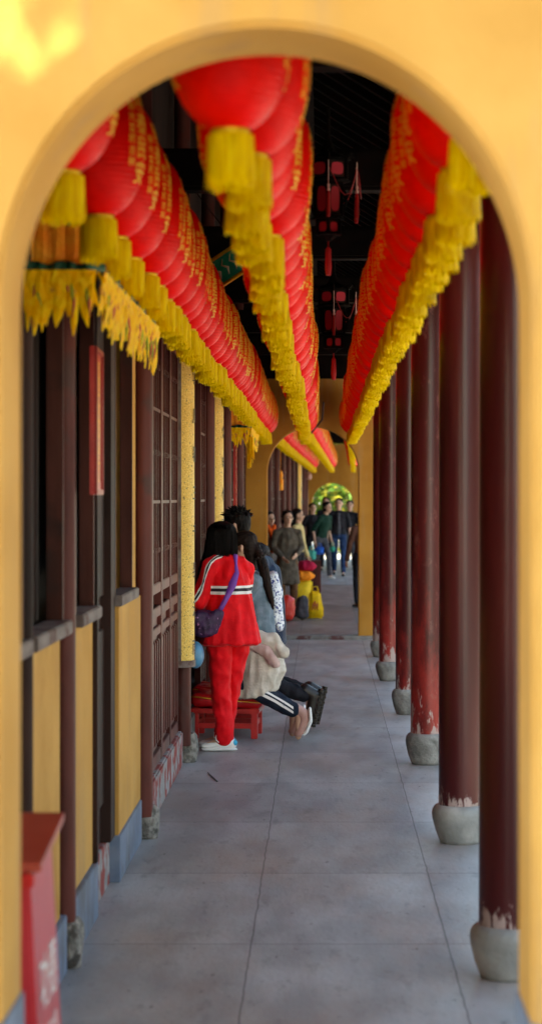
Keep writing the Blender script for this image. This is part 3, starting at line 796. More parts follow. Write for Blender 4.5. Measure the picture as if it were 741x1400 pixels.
# ------------------------------------------------------------ hanging red signs
def long_sign(x, y, z0, z1, w, words, label, rz=0, thick=.02, size=.05):
    t = thing('hanging_sign', label, 'sign', (x + bend(y), y, z0), rz, 'long red signs hanging on the hall front')
    h = z1 - z0
    bm = bmesh.new(); box(bm, -thick / 2, thick / 2, 0, w, 0, h, .003); obj('board', bm, M['signred'], t)
    bm = bmesh.new(); e = .022; T = thick / 2
    for a in ((T, T + .01, 0, e, 0, h), (T, T + .01, w - e, w, 0, h), (T, T + .01, e, w - e, 0, e), (T, T + .01, e, w - e, h - e, h)): box(bm, *a, .003)
    box(bm, T, T + .006, e + .03, e + .04, e + .03, h - e - .03); box(bm, T, T + .006, w - e - .04, w - e - .03, e + .03, h - e - .03)
    obj('moulding', bm, mat('dull_red_moulding', (.30, .01, .012), None, rough=.35), t)
    n = len(words)
    me = text_mesh(words, size * 2.1, 0, True, .56 * h / (n * size) * .78)
    for v in me.vertices: v.co = Vector((T + .004, w / 2 + v.co.x, h / 2 + v.co.y))
    zs = [v.co.z for v in me.vertices]; zc = (min(zs) + max(zs)) / 2; k = (h * .84) / (max(zs) - min(zs))
    for v in me.vertices: v.co.z = h / 2 + (v.co.z - zc) * k
    link('lettering', me, M['goldpaint'], t)
    bm = bmesh.new(); tube(bm, [(0, w * .3, h - .005), (0, w * .5, h + .16), (0, w * .7, h - .005)], .003, 5); tube(bm, [(0, w * .5, h + .16), (-.03, w * .5, h + .6)], .003, 5)
    obj('hook_wire', bm, M['cord'], t)
    return t
long_sign(-.885, 7.84, EYE + .01, EYE + .585, .36, '南無本師釋迦牟尼', 'long red lacquered sign with a gold inscription hanging by the dark windows', rz=R(2))
long_sign(-.93, 21.6, EYE - .3, EYE + .62, .3, '南無阿彌陀佛', 'narrow red sign on the hall front just before the second arch')
long_sign(-.93, 28.4, EYE - .4, EYE + .66, .3, '南無觀世音菩薩', 'narrow red sign on the hall front just beyond the second arch')

# ------------------------------------------------------------ embroidered valances
M['crimson_petal'] = mat('crimson_petal', (.50, .08, .05), None)
M['green_petal'] = mat('leaf_green_petal', (.26, .38, .03), None)
def valance(y0, y1, label, zg=EYE + .745, ztop=EYE + 1.25, x0=-.97, x1=-.745, seed=5, tail=False):
    rnd = random.Random(seed)
    t = thing('embroidered_valance', label, 'valance', (x1, y0, zg), 0, 'embroidered valances over the hall front')
    path = [(x0, y0)] + [(x1, y0)] + [(x1, y1)]
    # cloth skirt with soft vertical folds
    P = []
    n1, n2 = 26, 110
    for i in range(n1 + 1): P.append((x0 + (x1 - x0) * i / n1 - x1, 0, 0, -1))
    for i in range(1, n2 + 1): P.append((0, (y1 - y0) * i / n2, 1, 0))
    bm = bmesh.new(); grid = []
    for k in range(9):
        z = (ztop - zg) * k / 8; row = []
        for i, (px, py, nx, ny) in enumerate(P):
            s = .003 * math.sin(i * 1.1) * (1 - k / 9) + .004 * math.sin(i * 2.7)
            row.append((px + nx * s, py + ny * s, z))
        grid.append(row)
    sheet(bm, grid); o = obj('brocade', bm, M['orange'], t, True)
    md = o.modifiers.new('thickness', 'SOLIDIFY'); md.thickness = .006
    bm = bmesh.new(); grid = []
    for z, d in ((-.016, .016), (-.016, .022), (.018, .022), (.018, .016)):
        grid.append([(px + nx * (d + .012 * math.sin(i * 1.1)), py + ny * (d + .012 * math.sin(i * 1.1)), z + .006 * math.sin(i * .5)) for i, (px, py, nx, ny) in enumerate(P)])
    sheet(bm, grid); obj('green_band', bm, M['greenband'], t, True)
    # petal fringe : overlapping pointed strips
    bm = bmesh.new()
    for layer in range(3):
        i = 0.0
        while i < len(P) - 1.01:
            j = int(i); fr = i - j
            px = P[j][0] * (1 - fr) + P[j + 1][0] * fr; py = P[j][1] * (1 - fr) + P[j + 1][1] * fr
            nx, ny = P[j][2], P[j][3]; tx, ty = -ny, nx
            L_ = rnd.uniform(.07, .215) - layer * .012; w = rnd.uniform(.010, .016); sw = rnd.uniform(-.035, .035); out = .014 + layer * .006
            rows_ = []
            for q in range(6):
                f = q / 5; ww = w * (1.0 if q < 4 else (.8 if q == 4 else .12)); z = -.008 - L_ * f
                o_ = out + .012 * math.sin(f * 3 + layer) * rnd.uniform(.5, 1.4)
                cx_, cy_ = px + nx * o_ + tx * sw * f * f, py + ny * o_ + ty * sw * f * f
                rows_.append((bm.verts.new((cx_ - tx * ww, cy_ - ty * ww, z)), bm.verts.new((cx_ + nx * .005, cy_ + ny * .005, z)), bm.verts.new((cx_ + tx * ww, cy_ + ty * ww, z))))
            for p, q in zip(rows_, rows_[1:]):
                bm.faces.new((p[0], p[1], q[1], q[0])); bm.faces.new((p[1], p[2], q[2], q[1]))
            i += rnd.uniform(1.3, 2.4)
    for mi_, n_ in ((1, 24), (2, 24)):
        for k in range(n_):
            j = int(rnd.uniform(1, len(P) - 2)); px, py, nx, ny = P[j]; tx, ty = -ny, nx; L_ = rnd.uniform(.04, .14); sw = rnd.uniform(-.02, .02); z0 = rnd.uniform(-.05, -.005)
            nf = len(bm.faces)
            tube(bm, [(px + nx * .024, py + ny * .024, z0), (px + nx * .030 + tx * sw * .4, py + ny * .030 + ty * sw * .4, z0 - L_ * .6), (px + nx * .026 + tx * sw, py + ny * .026 + ty * sw, z0 - L_)], [.004, .005, .001], 5)
            bm.faces.ensure_lookup_table()
            for fc in bm.faces[nf:]: fc.material_index = mi_
    obj('petal_fringe', bm, [M['yfringe'], M['crimson_petal'], M['green_petal']], t, True)
    bm = bmesh.new()
    for k in range(16):
        j = int(rnd.uniform(2, len(P) - 3)); px, py, nx, ny = P[j]; z = rnd.uniform(.05, (ztop - zg) * .8); tx, ty = -ny, nx; q = rnd.uniform(-.05, .05)
        tube(bm, [(px + nx * .012, py + ny * .012, z), (px + nx * .016 + tx * q * .5, py + ny * .016 + ty * q * .5, z + .035), (px + nx * .012 + tx * q, py + ny * .012 + ty * q, z + .06)], [.003, .011, .002], 6)
    obj('embroidery', bm, M['greenband'], t, True)
    # green and gold scrolls sewn on
    for q in range(2):
        bm = bmesh.new()
        cx_, cz = (x0 - x1) * (.35 + .33 * q), .16 + .05 * q
        tube(bm, [(cx_ + .012 * k * math.cos(k * .7) * .6, -.022, cz + .012 * k * math.sin(k * .7) * .6 + .006 * k) for k in range(12)], .006, 5)
        obj('scroll', bm, M['greenband'] if q else M['goldpaint'], t, True)
    bm = bmesh.new()
    for rr in (.05, .032, .014):
        tube(bm, [(.03, .10 + rr * math.cos(a), -.05 + rr * math.sin(a)) for a in [2 * PI * k / 16 for k in range(17)]], .006, 5, False)
    obj('rosette', bm, M['yfringe'], t, True)
    if tail:
        bm = bmesh.new()
        for k in range(14):
            xx = rnd.uniform(-.02, .04); tube(bm, [(xx, .02 + k * .004, -.1), (xx + rnd.uniform(-.02, .02), .02, -.30 - rnd.uniform(0, .12))], [.009, .003], 4)
        obj('long_tassel', bm, M['yfringe'], t)
    return t
valance(6.62, 8.9, 'orange embroidered valance with green band and yellow petal fringe just inside the nearest arch')
valance(20.2, 22.4, 'small orange and yellow fringed valance by the second arch', zg=EYE + .70, ztop=EYE + .95, x0=-.97, x1=-.73, seed=8, tail=True)
# small hanging ornament farther in
bm = bmesh.new(); lathe(bm, [(.002, .30), (.03, .27), (.045, .2), (.03, .15), (.05, .13), (.045, -.05), (.01, -.06)], 14); tube(bm, [(0, 0, .3), (0, 0, 1.1)], .004, 5)
tag(obj('hanging_ornament', bm, M['orange'], smooth=True, loc=(-.72, 35.5, EYE + .18)), 'small orange tasselled ornament hanging in front of the farther hall doors', 'ornament')
bm = bmesh.new(); lathe(bm, [(.02, -.09), (.06, -.07), (.075, 0), (.06, .07), (.02, .09)], 18); tube(bm, [(0, 0, .09), (0, 0, .6)], .004, 5)
tag(obj('paper_lantern', bm, mat('pale_pink_paper', (.75, .48, .40), None, transl=.3), smooth=True, loc=(-.34, 54, EYE + .56)), 'tiny pale pink paper lantern by the farthest arch wall', 'lantern')

# ------------------------------------------------------------ green plaque over the open door
pl = thing('carved_plaque', 'green enamelled plaque with pale carved strokes hung high over the doors', 'plaque', (-.60, 12.6, EYE + 1.42), 0)
bm = bmesh.new()
vs = box(bm, -.16, .16, -.01, .01, -.075, .075, .004)
obj('board', bm, M['greenplaque'], pl)
bm = bmesh.new(); box(bm, -.175, .175, -.02, .012, -.095, -.078, .003); box(bm, -.175, .175, -.02, .012, .078, .095, .003); box(bm, -.175, -.162, -.02, .012, -.078, .078, .003); box(bm, .162, .175, -.02, .012, -.078, .078, .003)
obj('frame', bm, M['goldtrim'], pl)
bm = bmesh.new()
for k in range(5):
    xx = -.12 + k * .058
    tube(bm, [(xx, -.015, -.05), (xx + .02, -.018, -.01), (xx - .006, -.018, .02), (xx + .022, -.015, .055)], [.004, .009, .006, .003], 5)
obj('carving', bm, mat('pale_gilt', (.75, .68, .5), None, rough=.35), pl, True)
bm = bmesh.new(); tube(bm, [(-.15, 0, .09), (-.12, 0, .85)], .004, 5); tube(bm, [(.15, 0, .09), (.14, 0, .85)], .004, 5); obj('hook_wire', bm, M['cord'], pl)
pl.rotation_euler = (R(-18), R(-34), R(12))

# ------------------------------------------------------------ palace lanterns
def palace(x, y, z, s, label):
    t = thing('palace_lantern', label, 'lantern', (x, y, z), R(0), 'dark wooden palace lanterns')
    t.scale = (s, s, s)
    def hexring(bm, r0, z0, z1, th=.012):
        for k in range(6):
            a0, a1 = PI / 6 + k * PI / 3, PI / 6 + (k + 1) * PI / 3
            p0, p1 = Vector((r0 * math.cos(a0), r0 * math.sin(a0), 0)), Vector((r0 * math.cos(a1), r0 * math.sin(a1), 0))
            for zz in (z0, z1): tube(bm, [p0 + Vector((0, 0, zz)), p1 + Vector((0, 0, zz))], th * .7, 5)
            tube(bm, [p0 + Vector((0, 0, z0)), p0 + Vector((0, 0, z1))], th, 5)
    bm = bmesh.new()
    for r0, z0, z1 in ((.155, .36, .50), (.115, .09, .33), (.095, -.04, .06)): hexring(bm, r0, z0, z1)
    lathe(bm, [(.03, .50), (.17, .505), (.15, .53), (.06, .56), (.02, .66), (.012, .9)], 6)
    lathe(bm, [(.02, -.09), (.07, -.05), (.10, -.045), (.10, -.04)], 6)
    lathe(bm, [(.11, .335), (.165, .345), (.165, .355), (.11, .36)], 6); lathe(bm, [(.08, .065), (.125, .07), (.125, .08), (.1, .085)], 6)
    for k in range(6):   # carved brackets at the corners
        a = PI / 6 + k * PI / 3; c, s_ = math.cos(a), math.sin(a)
        tube(bm, [(.15 * c, .15 * s_, .5), (.20 * c, .20 * s_, .55), (.235 * c, .235 * s_, .53), (.24 * c, .24 * s_, .47)], [.012, .010, .009, .005], 5)
        tube(bm, [(.12 * c, .12 * s_, .30), (.155 * c, .155 * s_, .22), (.13 * c, .13 * s_, .12)], [.006, .012, .004], 5)
    obj('frame', bm, M['blackwood'], t)
    for r0, z0, z1 in ((.150, .385, .475), (.110, .12, .305), (.09, -.025, .045)):
        bm = bmesh.new()
        for k in range(6):
            a = PI / 3 + k * PI / 3; c, s_ = math.cos(a), math.sin(a); rr = r0 * math.cos(PI / 6) + .002; hw = r0 * .33
            pts = []
            for q in range(12):
                b_ = 2 * PI * q / 12; u = hw * (abs(math.cos(b_)) ** .6) * (1 if math.cos(b_) > 0 else -1); v = (z1 - z0) / 2 * (abs(math.sin(b_)) ** .6) * (1 if math.sin(b_) > 0 else -1)
                pts.append(bm.verts.new((rr * c - u * s_, rr * s_ + u * c, (z0 + z1) / 2 + v)))
            bm.faces.new(pts)
        obj('panel', bm, M['pinklit'], t)
        bm = bmesh.new(); lathe(bm, [(r0 * .93, z0 - .01), (r0 * .93, z1 + .01)], 6, a0=PI / 6, a1=PI / 6 + 2 * PI); obj('lining', bm, M['darkwood'], t)
    for k in range(6):
        a = PI / 6 + k * PI / 3; c, s_ = math.cos(a), math.sin(a)
        bm = bmesh.new(); X, Y = .24 * c, .24 * s_
        tube(bm, [(X, Y, .47), (X, Y, .30)], .003, 5)
        lathe(bm, [(.002, .30), (.010, .295), (.010, .28), (.006, .27), (.012, .262), (.012, .25), (.008, .245)], 8, (X, Y))
        obj('bead', bm, M['bead'], t)
        bm = bmesh.new(); lathe(bm, [(.008, .245), (.013, .22), (.015, .10), (.012, .06)], 10, (X, Y)); obj('corner_tassel', bm, M['tasselred'], t)
    bm = bmesh.new(); tube(bm, [(0, 0, -.09), (0, 0, -.14)], .004, 5); lathe(bm, [(.008, -.13), (.02, -.15), (.024, -.28), (.018, -.34)], 10); obj('tassel', bm, M['tasselred'], t)
    bm = bmesh.new(); tube(bm, [(.24 * math.cos(a), .24 * math.sin(a), .44 - .22 * math.sin((a + .5) * 3 % PI)) for a in [-PI * .5 + PI * k / 24 for k in range(25)]], .0028, 5)
    obj('bead_string', bm, M['tasselred'], t)
    return t
palace(.03, 9.55, 3.06, .64, 'dark palace lantern with red panels hanging in the ceiling gap, nearer and larger one')
palace(.09, 15.6, 2.98, .82, 'second dark palace lantern with red panels, hanging farther back in the ceiling gap')

# cables drooping from the ceiling
bm = bmesh.new(); tube(bm, [(-.62, 9, 4.0), (-.58, 9.1, 3.72), (-.45, 9.2, 3.60), (-.40, 9.2, 3.55), (-.33, 9.3, 3.86), (-.25, 9.3, 4.1)], .005, 5)
tag(obj('cable', bm, mat('pale_cable', (.35, .2, .2), None)), 'thin pale cable looping under the dark ceiling between left and middle lantern rows', 'cable')
bm = bmesh.new(); tube(bm, [(.02, 24.6, EYE + 1.15), (.0, 24.9, EYE + .95), (-.16, 25.66, EYE + .78)], .012, 6)
tag(obj('cable', bm, M['cord']), 'dark cable running down to the top of the second arch', 'cable')

# ------------------------------------------------------------ donation box
bx_ = thing('donation_box', 'red box with white lettering in the bottom left corner beside the nearest arch', 'donation box', (-.70, 5.08, 0))
bm = bmesh.new(); h = .90; d0, d1 = -.20, .20
lo = [(-.28, d0 - .02), (.045, d0 - .02), (.045, d1 + .02), (-.28, d1 + .02)]; hi = [(-.26, d0), (0, d0), (0, d1), (-.26, d1)]
A_ = [bm.verts.new((x, y, 0)) for x, y in lo]; B_ = [bm.verts.new((x, y, h)) for x, y in hi]
bm.faces.new(list(reversed(A_))); bm.faces.new(B_)
for i in range(4): bm.faces.new((A_[i], A_[(i + 1) % 4], B_[(i + 1) % 4], B_[i]))
bmesh.ops.bevel(bm, geom=list(bm.edges), offset=.006, segments=2, affect='EDGES')
obj('body', bm, M['boxred'], bx_)
bm = bmesh.new()
vs = box(bm, -.29, .028, d0 - .005, d1 + .03, h + .002, h + .022)
for v in vs:
    if v.co.y > 0: v.co.z += .055
obj('lid', bm, M['boxtop'], bx_)
bm = bmesh.new(); box(bm, -.18, -.06, -.15, -.12, h + .028, h + .034); obj('coin_slot', bm, M['ink'], bx_)
bm = bmesh.new(); box(bm, -.02, .012, d0 - .02, d0 + .05, h - .035, h - .002, .004); obj('corner_clasp', bm, M['signred'], bx_)
for wds, sz, zc in (('功德', .15, .60), ('隨喜功德', .055, .47), ('無量', .07, .31)):
    me = text_mesh(wds, sz)
    for v in me.vertices:
        z = zc + v.co.y
        v.co = Vector((.045 * (1 - z / h) + .004, v.co.x, z))
    link('lettering', me, M['white'], bx_)
#@@PART3
# ------------------------------------------------------------ people
import numpy as np
def V3(*a): return Vector(a)
_b = bmesh.new(); bmesh.ops.create_icosphere(_b, subdivisions=2, radius=1.0); _b.verts.ensure_lookup_table()
ICO_V = np.array([v.co[:] for v in _b.verts]); ICO_F = np.array([[v.index for v in f.verts] for f in _b.faces]); _b.free()
def blob(name, chains, m, parent, voxel=.012, it=6, folds=0, fscale=.12, loc=None, taper=None, fvec=None):
    """one continuous surface grown over chains of (point, (rx, ry, rz)) stations"""
    VS, FS, nv0 = [], [], 0
    for ch in chains:
        yaw = 0
        if isinstance(ch, tuple): yaw, ch = ch
        st = [(Vector(p), Vector(r) if isinstance(r, (tuple, list)) else Vector((r, r, r))) for p, r in ch]
        pts = []
        if len(st) == 1: pts = st
        for (p, r), (q, s) in zip(st, st[1:]):
            n = max(2, int((q - p).length / (min(min(r), min(s)) * .38)) + 1)
            for k in range(n + 1): pts.append((p.lerp(q, k / n), r.lerp(s, k / n)))
        for p, r in pts:
            cy_, sy_ = math.cos(yaw), math.sin(yaw)
            X = ICO_V[:, 0] * r.x; Y = ICO_V[:, 1] * r.y
            VS.append(np.stack([X * cy_ - Y * sy_ + p.x, X * sy_ + Y * cy_ + p.y, ICO_V[:, 2] * r.z + p.z], 1))
            FS.append(ICO_F + nv0); nv0 += len(ICO_V)
    VA = np.concatenate(VS); FA = np.concatenate(FS)
    me = bpy.data.meshes.new(name); me.vertices.add(len(VA)); me.vertices.foreach_set('co', VA.astype(np.float32).ravel())
    me.loops.add(len(FA) * 3); me.loops.foreach_set('vertex_index', FA.astype(np.int32).ravel())
    me.polygons.add(len(FA)); me.polygons.foreach_set('loop_start', np.arange(0, len(FA) * 3, 3, dtype=np.int32)); me.update(calc_edges=True)
    o = bpy.data.objects.new(name, me); C.objects.link(o)
    md = o.modifiers.new('r', 'REMESH'); md.mode = 'VOXEL'; md.voxel_size = voxel
    md = o.modifiers.new('s', 'SMOOTH'); md.factor = .6; md.iterations = it
    me2 = bpy.data.meshes.new_from_object(o.evaluated_get(bpy.context.evaluated_depsgraph_get()))
    o.modifiers.clear(); o.data = me2; bpy.data.meshes.remove(me)
    if folds:
        nrm = [v.normal.copy() for v in me2.vertices]
        fv = fvec or (1, 1, .35)
        for v, n_ in zip(me2.vertices, nrm):
            c = Vector((v.co.x * fv[0], v.co.y * fv[1], v.co.z * fv[2])) / fscale
            a = noise.noise(c); b = noise.noise(c * 2.3 + Vector((5, 3, 1)))
            v.co += n_ * folds * ((1 - abs(a) * 3) * .6 + b * .5)
    me2.materials.clear()
    for k in (m if isinstance(m, (list, tuple)) else [m]): me2.materials.append(k)
    me2.name = name
    me2.polygons.foreach_set('use_smooth', [True] * len(me2.polygons))
    o.parent = parent
    if loc: o.location = loc
    return o
def hand(wr, d, palm_n, size=1.0, curl=.6):
    """chains for a hand : wrist point, pointing direction, palm normal"""
    d = Vector(d).normalized(); pn = Vector(palm_n).normalized(); sd = d.cross(pn).normalized()
    wr = Vector(wr); ch = []
    k = wr + d * .085 * size
    ch.append([(wr, .024 * size), (wr + d * .05 * size, .028 * size)])
    for q in (-1.5, -.5, .5, 1.5):
        ch.append([(wr + d * .02 * size + sd * q * .012 * size, .013 * size), (k + sd * q * .019 * size, .0105 * size)])
        L_ = (.070, .080, .076, .060)[int(q + 1.5)] * size
        a = k + sd * q * .019 * size; b = a + (d + pn * curl * .4).normalized() * L_ * .45 + sd * q * .003; c = b + (d + pn * curl * 1.3).normalized() * L_ * .35; e = c + (d * .6 + pn * curl * 1.8).normalized() * L_ * .25
        ch.append([(a, .0098 * size), (b, .0088 * size), (c, .0080 * size), (e, .0068 * size)])
    ch.append([(wr + d * .02 * size - sd * .02 * size, .015 * size), (wr + d * .05 * size - sd * .045 * size + pn * .01, .0115 * size), (wr + d * .082 * size - sd * .052 * size + pn * .022, .0085 * size)])
    return ch
def face_parts(t, hc, f, s=1.0):
    """eyes, brows, mouth as small parts; f = facing direction (unit, horizontal)"""
    f = Vector(f).normalized(); r = Vector((f.y, -f.x, 0)); hc = Vector(hc)
    for sg in (-1, 1):
        bm = bmesh.new(); p = hc + f * .083 * s + r * sg * .031 * s + V3(0, 0, .008 * s)
        bmesh.ops.create_uvsphere(bm, u_segments=8, v_segments=6, radius=.0105 * s, matrix=Matrix.Translation(p)); obj('eye', bm, M['ink'], t, True)
        bm = bmesh.new(); tube(bm, [p + r * -.018 * s + V3(0, 0, .018 * s) + f * .004, p + V3(0, 0, .024 * s) + f * .008, p + r * .018 * s + V3(0, 0, .018 * s) + f * .004], .0035 * s, 5); obj('eyebrow', bm, M['hair'], t, True)
    bm = bmesh.new(); p = hc + f * .088 * s - V3(0, 0, .062 * s); tube(bm, [p - r * .022 * s - f * .006, p + f * .004, p + r * .022 * s - f * .006], .006 * s, 6)
    obj('mouth', bm, mat('lips', (.42, .12, .10), None, rough=.45), t, True)
def head_chains(hc, neck, f, s=1.0, nod=0):
    f = Vector(f).normalized(); hc = Vector(hc); r = Vector((f.y, -f.x, 0)); yaw = math.atan2(f.y, f.x) - PI / 2
    ch = [(yaw, [(hc + V3(0, 0, .035 * s) - f * .012 * s, (.074 * s, .092 * s, .082 * s))]),
          (yaw, [(hc + f * .014 * s - V3(0, 0, .02 * s), (.066 * s, .074 * s, .07 * s)), (hc + f * .022 * s - V3(0, 0, .07 * s), (.046 * s, .052 * s, .04 * s))]),
          [(hc + f * .088 * s + V3(0, 0, .0), .010 * s), (hc + f * .098 * s - V3(0, 0, .028 * s), .014 * s)],
          [(hc - f * .015 * s - V3(0, 0, .05 * s), .05 * s), (Vector(neck), .055 * s)]]
    for sg in (-1, 1): ch.append([(hc + r * sg * .076 * s - V3(0, 0, .002), (.014 * s, .018 * s, .028 * s))])
    return ch
def walker(name_loc, h, face, label, top, legs, hair='short', stride=.0, group=None, coat=None, skirt=None, arms=None, shoes='ink', face_dir=None, lean=0, inner=None, build=1.0, bare_arm=False, long_sleeve=True, body_yaw=None, voxel=.014):
    """standing or walking figure; local frame: x right, y forward"""
    yaw = math.atan2(face[1], face[0]) - PI / 2
    t = thing('person', label, 'person', name_loc, yaw, group)
    s = h / 1.72; B = build
    P = lambda x, y, z: V3(x * s, y * s, z * s)
    fd = face_dir or (0, 1, 0)
    hip = {-1: P(-.09, 0, .90), 1: P(.09, 0, .90)}; kn = {-1: P(-.10, .04 + stride * .35, .49), 1: P(.10, .04 - stride * .25, .49)}
    an = {-1: P(-.105, stride * .5, .08 + max(0, -stride) * .1), 1: P(.105, -stride * .55, .08 + max(0, stride) * .12)}
    sh = {-1: P(-.160 * B, lean * .35, 1.365), 1: P(.160 * B, lean * .35, 1.365)}
    arms = arms or {-1: ((-.24, .02, 1.10), (-.25, .10, .84)), 1: ((.24, -.02, 1.10), (.25, .04, .84))}
    hc = P(0, .02 + lean * .5, 1.595); nk = P(0, lean * .38, 1.43)
    bc = head_chains(hc, nk, fd, s * 1.08)
    bc.append([(P(0, 0, .92), (.13 * s * B, .09 * s, .1 * s)), (P(0, lean * .2, 1.15), (.11 * s * B, .075 * s, .1 * s)), (P(0, lean * .3, 1.27), (.11 * s * B, .065 * s, .07 * s))])
    for g in (-1, 1):
        bc.append([(hip[g], .075 * s), (kn[g], .05 * s), (an[g], .034 * s), (an[g] + P(0, .10, -.045), .03 * s)])
        e, w = P(*arms[g][0]), P(*arms[g][1])
        bc.append([(P(0, lean * .3, 1.30), .04 * s), (sh[g] - P(0, 0, .012), .038 * s), (e, .033 * s), (w, .024 * s)])
        d = (w - e).normalized(); bc += hand(w + d * .01, d, V3(-g, .2, 0), s)
    blob('body', bc, M['skin'], t, .0075, 4)
    # trousers
    tc = [[(P(0, 0, .97), (.15 * s * B, .115 * s, .05 * s)), (P(0, 0, .88), (.155 * s * B, .12 * s, .08 * s))]]
    for g in (-1, 1): tc.append([(hip[g], .092 * s), (kn[g], .068 * s), (an[g] + P(0, 0, .03), .056 * s)])
    if legs is not None: blob('trousers', tc, legs, t, .012, 4, .006, .09)
    # top
    zb = .55 if coat else .93
    cc = [[(P(0, 0, zb), (.165 * s * B * (1.12 if coat else 1), .125 * s * (1.15 if coat else 1), .04 * s)), (P(0, lean * .1, 1.02), (.145 * s * B, .115 * s, .1 * s)), (P(0, lean * .3, 1.25), (.165 * s * B, .12 * s, .1 * s)), (P(0, lean * .36, 1.38), (.10 * s * B, .08 * s, .055 * s)), (P(0, lean * .37, 1.44), (.062 * s, .062 * s, .03 * s))]]
    for g in (-1, 1):
        e, w = P(*arms[g][0]), P(*arms[g][1])
        cc.append([(P(0, lean * .36, 1.41), .05 * s), (sh[g], .058 * s), (e, .052 * s)] + ([(w, .042 * s)] if long_sleeve else []))
    blob('jacket' if not coat else 'coat', cc, top, t, .012, 4, .008, .10)
    if inner is not None:
        blob('shirt', [[(P(0, .075, .93), (.055 * s, .06 * s, .03 * s)), (P(0, .085, 1.2), (.05 * s, .06 * s, .05 * s)), (P(0, .06, 1.38), (.04 * s, .05 * s, .02 * s))]], inner, t, .01, 3)
    for g in (-1, 1):
        blob('shoe', [[(an[g] + P(0, -.03, -.035), (.04 * s, .045 * s, .04 * s)), (an[g] + P(0, .12, -.05), (.042 * s, .05 * s, .028 * s))]], M[shoes], t, .009, 3)
    f = Vector(fd).normalized(); hb = hc - f * .02 * s
    hcn = [[(hb + V3(0, 0, .062 * s) - f * .012, (.093 * s, .104 * s, .078 * s))], [(hb - f * .045 * s + V3(0, 0, .0), (.086 * s, .07 * s, .085 * s))]]
    if hair == 'long':
        hcn.append([(hb - f * .05 * s, (.082 * s, .055 * s, .07 * s)), (hb - f * .06 * s - V3(0, 0, .2 * s), (.085 * s, .045 * s, .06 * s)), (hb - f * .06 * s - V3(0, 0, .30 * s), (.06 * s, .03 * s, .04 * s))])
    elif hair == 'bob':
        for g in (-1, 1): hcn.append([(hb + Vector((f.y, -f.x, 0)) * g * .072 * s + V3(0, 0, .02), (.025 * s, .05 * s, .05 * s)), (hb + Vector((f.y, -f.x, 0)) * g * .07 * s - V3(0, 0, .055 * s), (.022 * s, .045 * s, .04 * s))])
    blob('hair', hcn, M['hair'], t, .009, 3, .006, .03)
    face_parts(t, hc, fd, s * 1.08)
    return t

CL = {}
CL['red'] = cloth('red_tracksuit_cloth', (.66, .002, .008), (.80, .004, .012), .62, .2, 120, .06)
CL['navy'] = cloth('navy_jacket_cloth', (.012, .024, .055), (.026, .045, .088), .55, .3)
CL['black'] = cloth('black_cloth', (.008, .008, .012), (.018, .018, .024), .7)
CL['bluegrey'] = cloth('blue_grey_shirt_cloth', (.10, .15, .19), (.16, .21, .26), .7)
CL['cream'] = cloth('cream_coat_cloth', (.50, .45, .38), (.64, .58, .51), .7, .3, 60)
CL['jeans'] = cloth('dark_blue_denim', (.012, .03, .085), (.03, .06, .14), .8)
CL['taupe'] = cloth('brown_grey_coat_cloth', (.07, .058, .045), (.12, .10, .075), .8)
CL['brown'] = cloth('brown_cloth', (.12, .055, .025), (.17, .085, .04), .8)
CL['charcoal'] = cloth('charcoal_cloth', (.05, .05, .06), (.08, .08, .09), .8)
CL['mustard'] = cloth('pale_yellow_cardigan', (.52, .40, .17), (.62, .5, .24), .8)
CL['green'] = cloth('very_dark_green_cloth', (.006, .028, .018), (.012, .042, .03), .8)
CL['grey'] = cloth('grey_jumper', (.20, .18, .17), (.28, .26, .24), .8)

# --- girl in the red tracksuit, standing with her back half turned
def striped_red():
    m = cloth('red_top_with_white_stripe', (.66, .002, .008), (.80, .004, .012), .62, .2, 120, .06)
    t, n, L, b = node_ctx(m); base = b.inputs['Base Color'].links[0].from_socket
    tc = n.new('ShaderNodeTexCoord'); sep = n.new('ShaderNodeSeparateXYZ'); L.new(tc.outputs['Object'], sep.inputs[0])
    def band(c, w):
        a = n.new('ShaderNodeMath'); a.operation = 'SUBTRACT'; L.new(sep.outputs[2], a.inputs[0]); a.inputs[1].default_value = c
        s = n.new('ShaderNodeMath'); s.operation = 'ABSOLUTE'; L.new(a.outputs[0], s.inputs[0])
        q = n.new('ShaderNodeMath'); q.operation = 'LESS_THAN'; L.new(s.outputs[0], q.inputs[0]); q.inputs[1].default_value = w; return q.outputs[0]
    def lim(sock, lo, hi, comp):
        a = n.new('ShaderNodeMath'); a.operation = 'GREATER_THAN'; L.new(sep.outputs[comp], a.inputs[0]); a.inputs[1].default_value = lo
        c = n.new('ShaderNodeMath'); c.operation = 'LESS_THAN'; L.new(sep.outputs[comp], c.inputs[0]); c.inputs[1].default_value = hi
        e = n.new('ShaderNodeMath'); e.operation = 'MULTIPLY'; L.new(a.outputs[0], e.inputs[0]); L.new(c.outputs[0], e.inputs[1])
        g = n.new('ShaderNodeMath'); g.operation = 'MULTIPLY'; L.new(e.outputs[0], g.inputs[0]); L.new(sock, g.inputs[1]); return g.outputs[0]
    w = lim(band(1.145, .030), -.165, .5, 0); k = lim(band(1.147, .011), -.165, .5, 0)
    for msk, c in ((w, (.75, .72, .70)), (k, (.03, .02, .03))):
        mx = n.new('ShaderNodeMix'); mx.data_type = 'RGBA'; L.new(msk, mx.inputs[0]); L.new(base, mx.inputs[6]); mx.inputs[7].default_value = (*c, 1); base = mx.outputs[2]
    L.new(base, b.inputs['Base Color']); return m
g = thing('person', 'girl in a red tracksuit with purple shoulder bag strap, standing with her back to us', 'person', (-.655, 14.45, 0), R(30))
hc = V3(-.03, .10, 1.505); fdir = V3(-.25, 1, 0)
toe = V3(-.866, .5, 0)
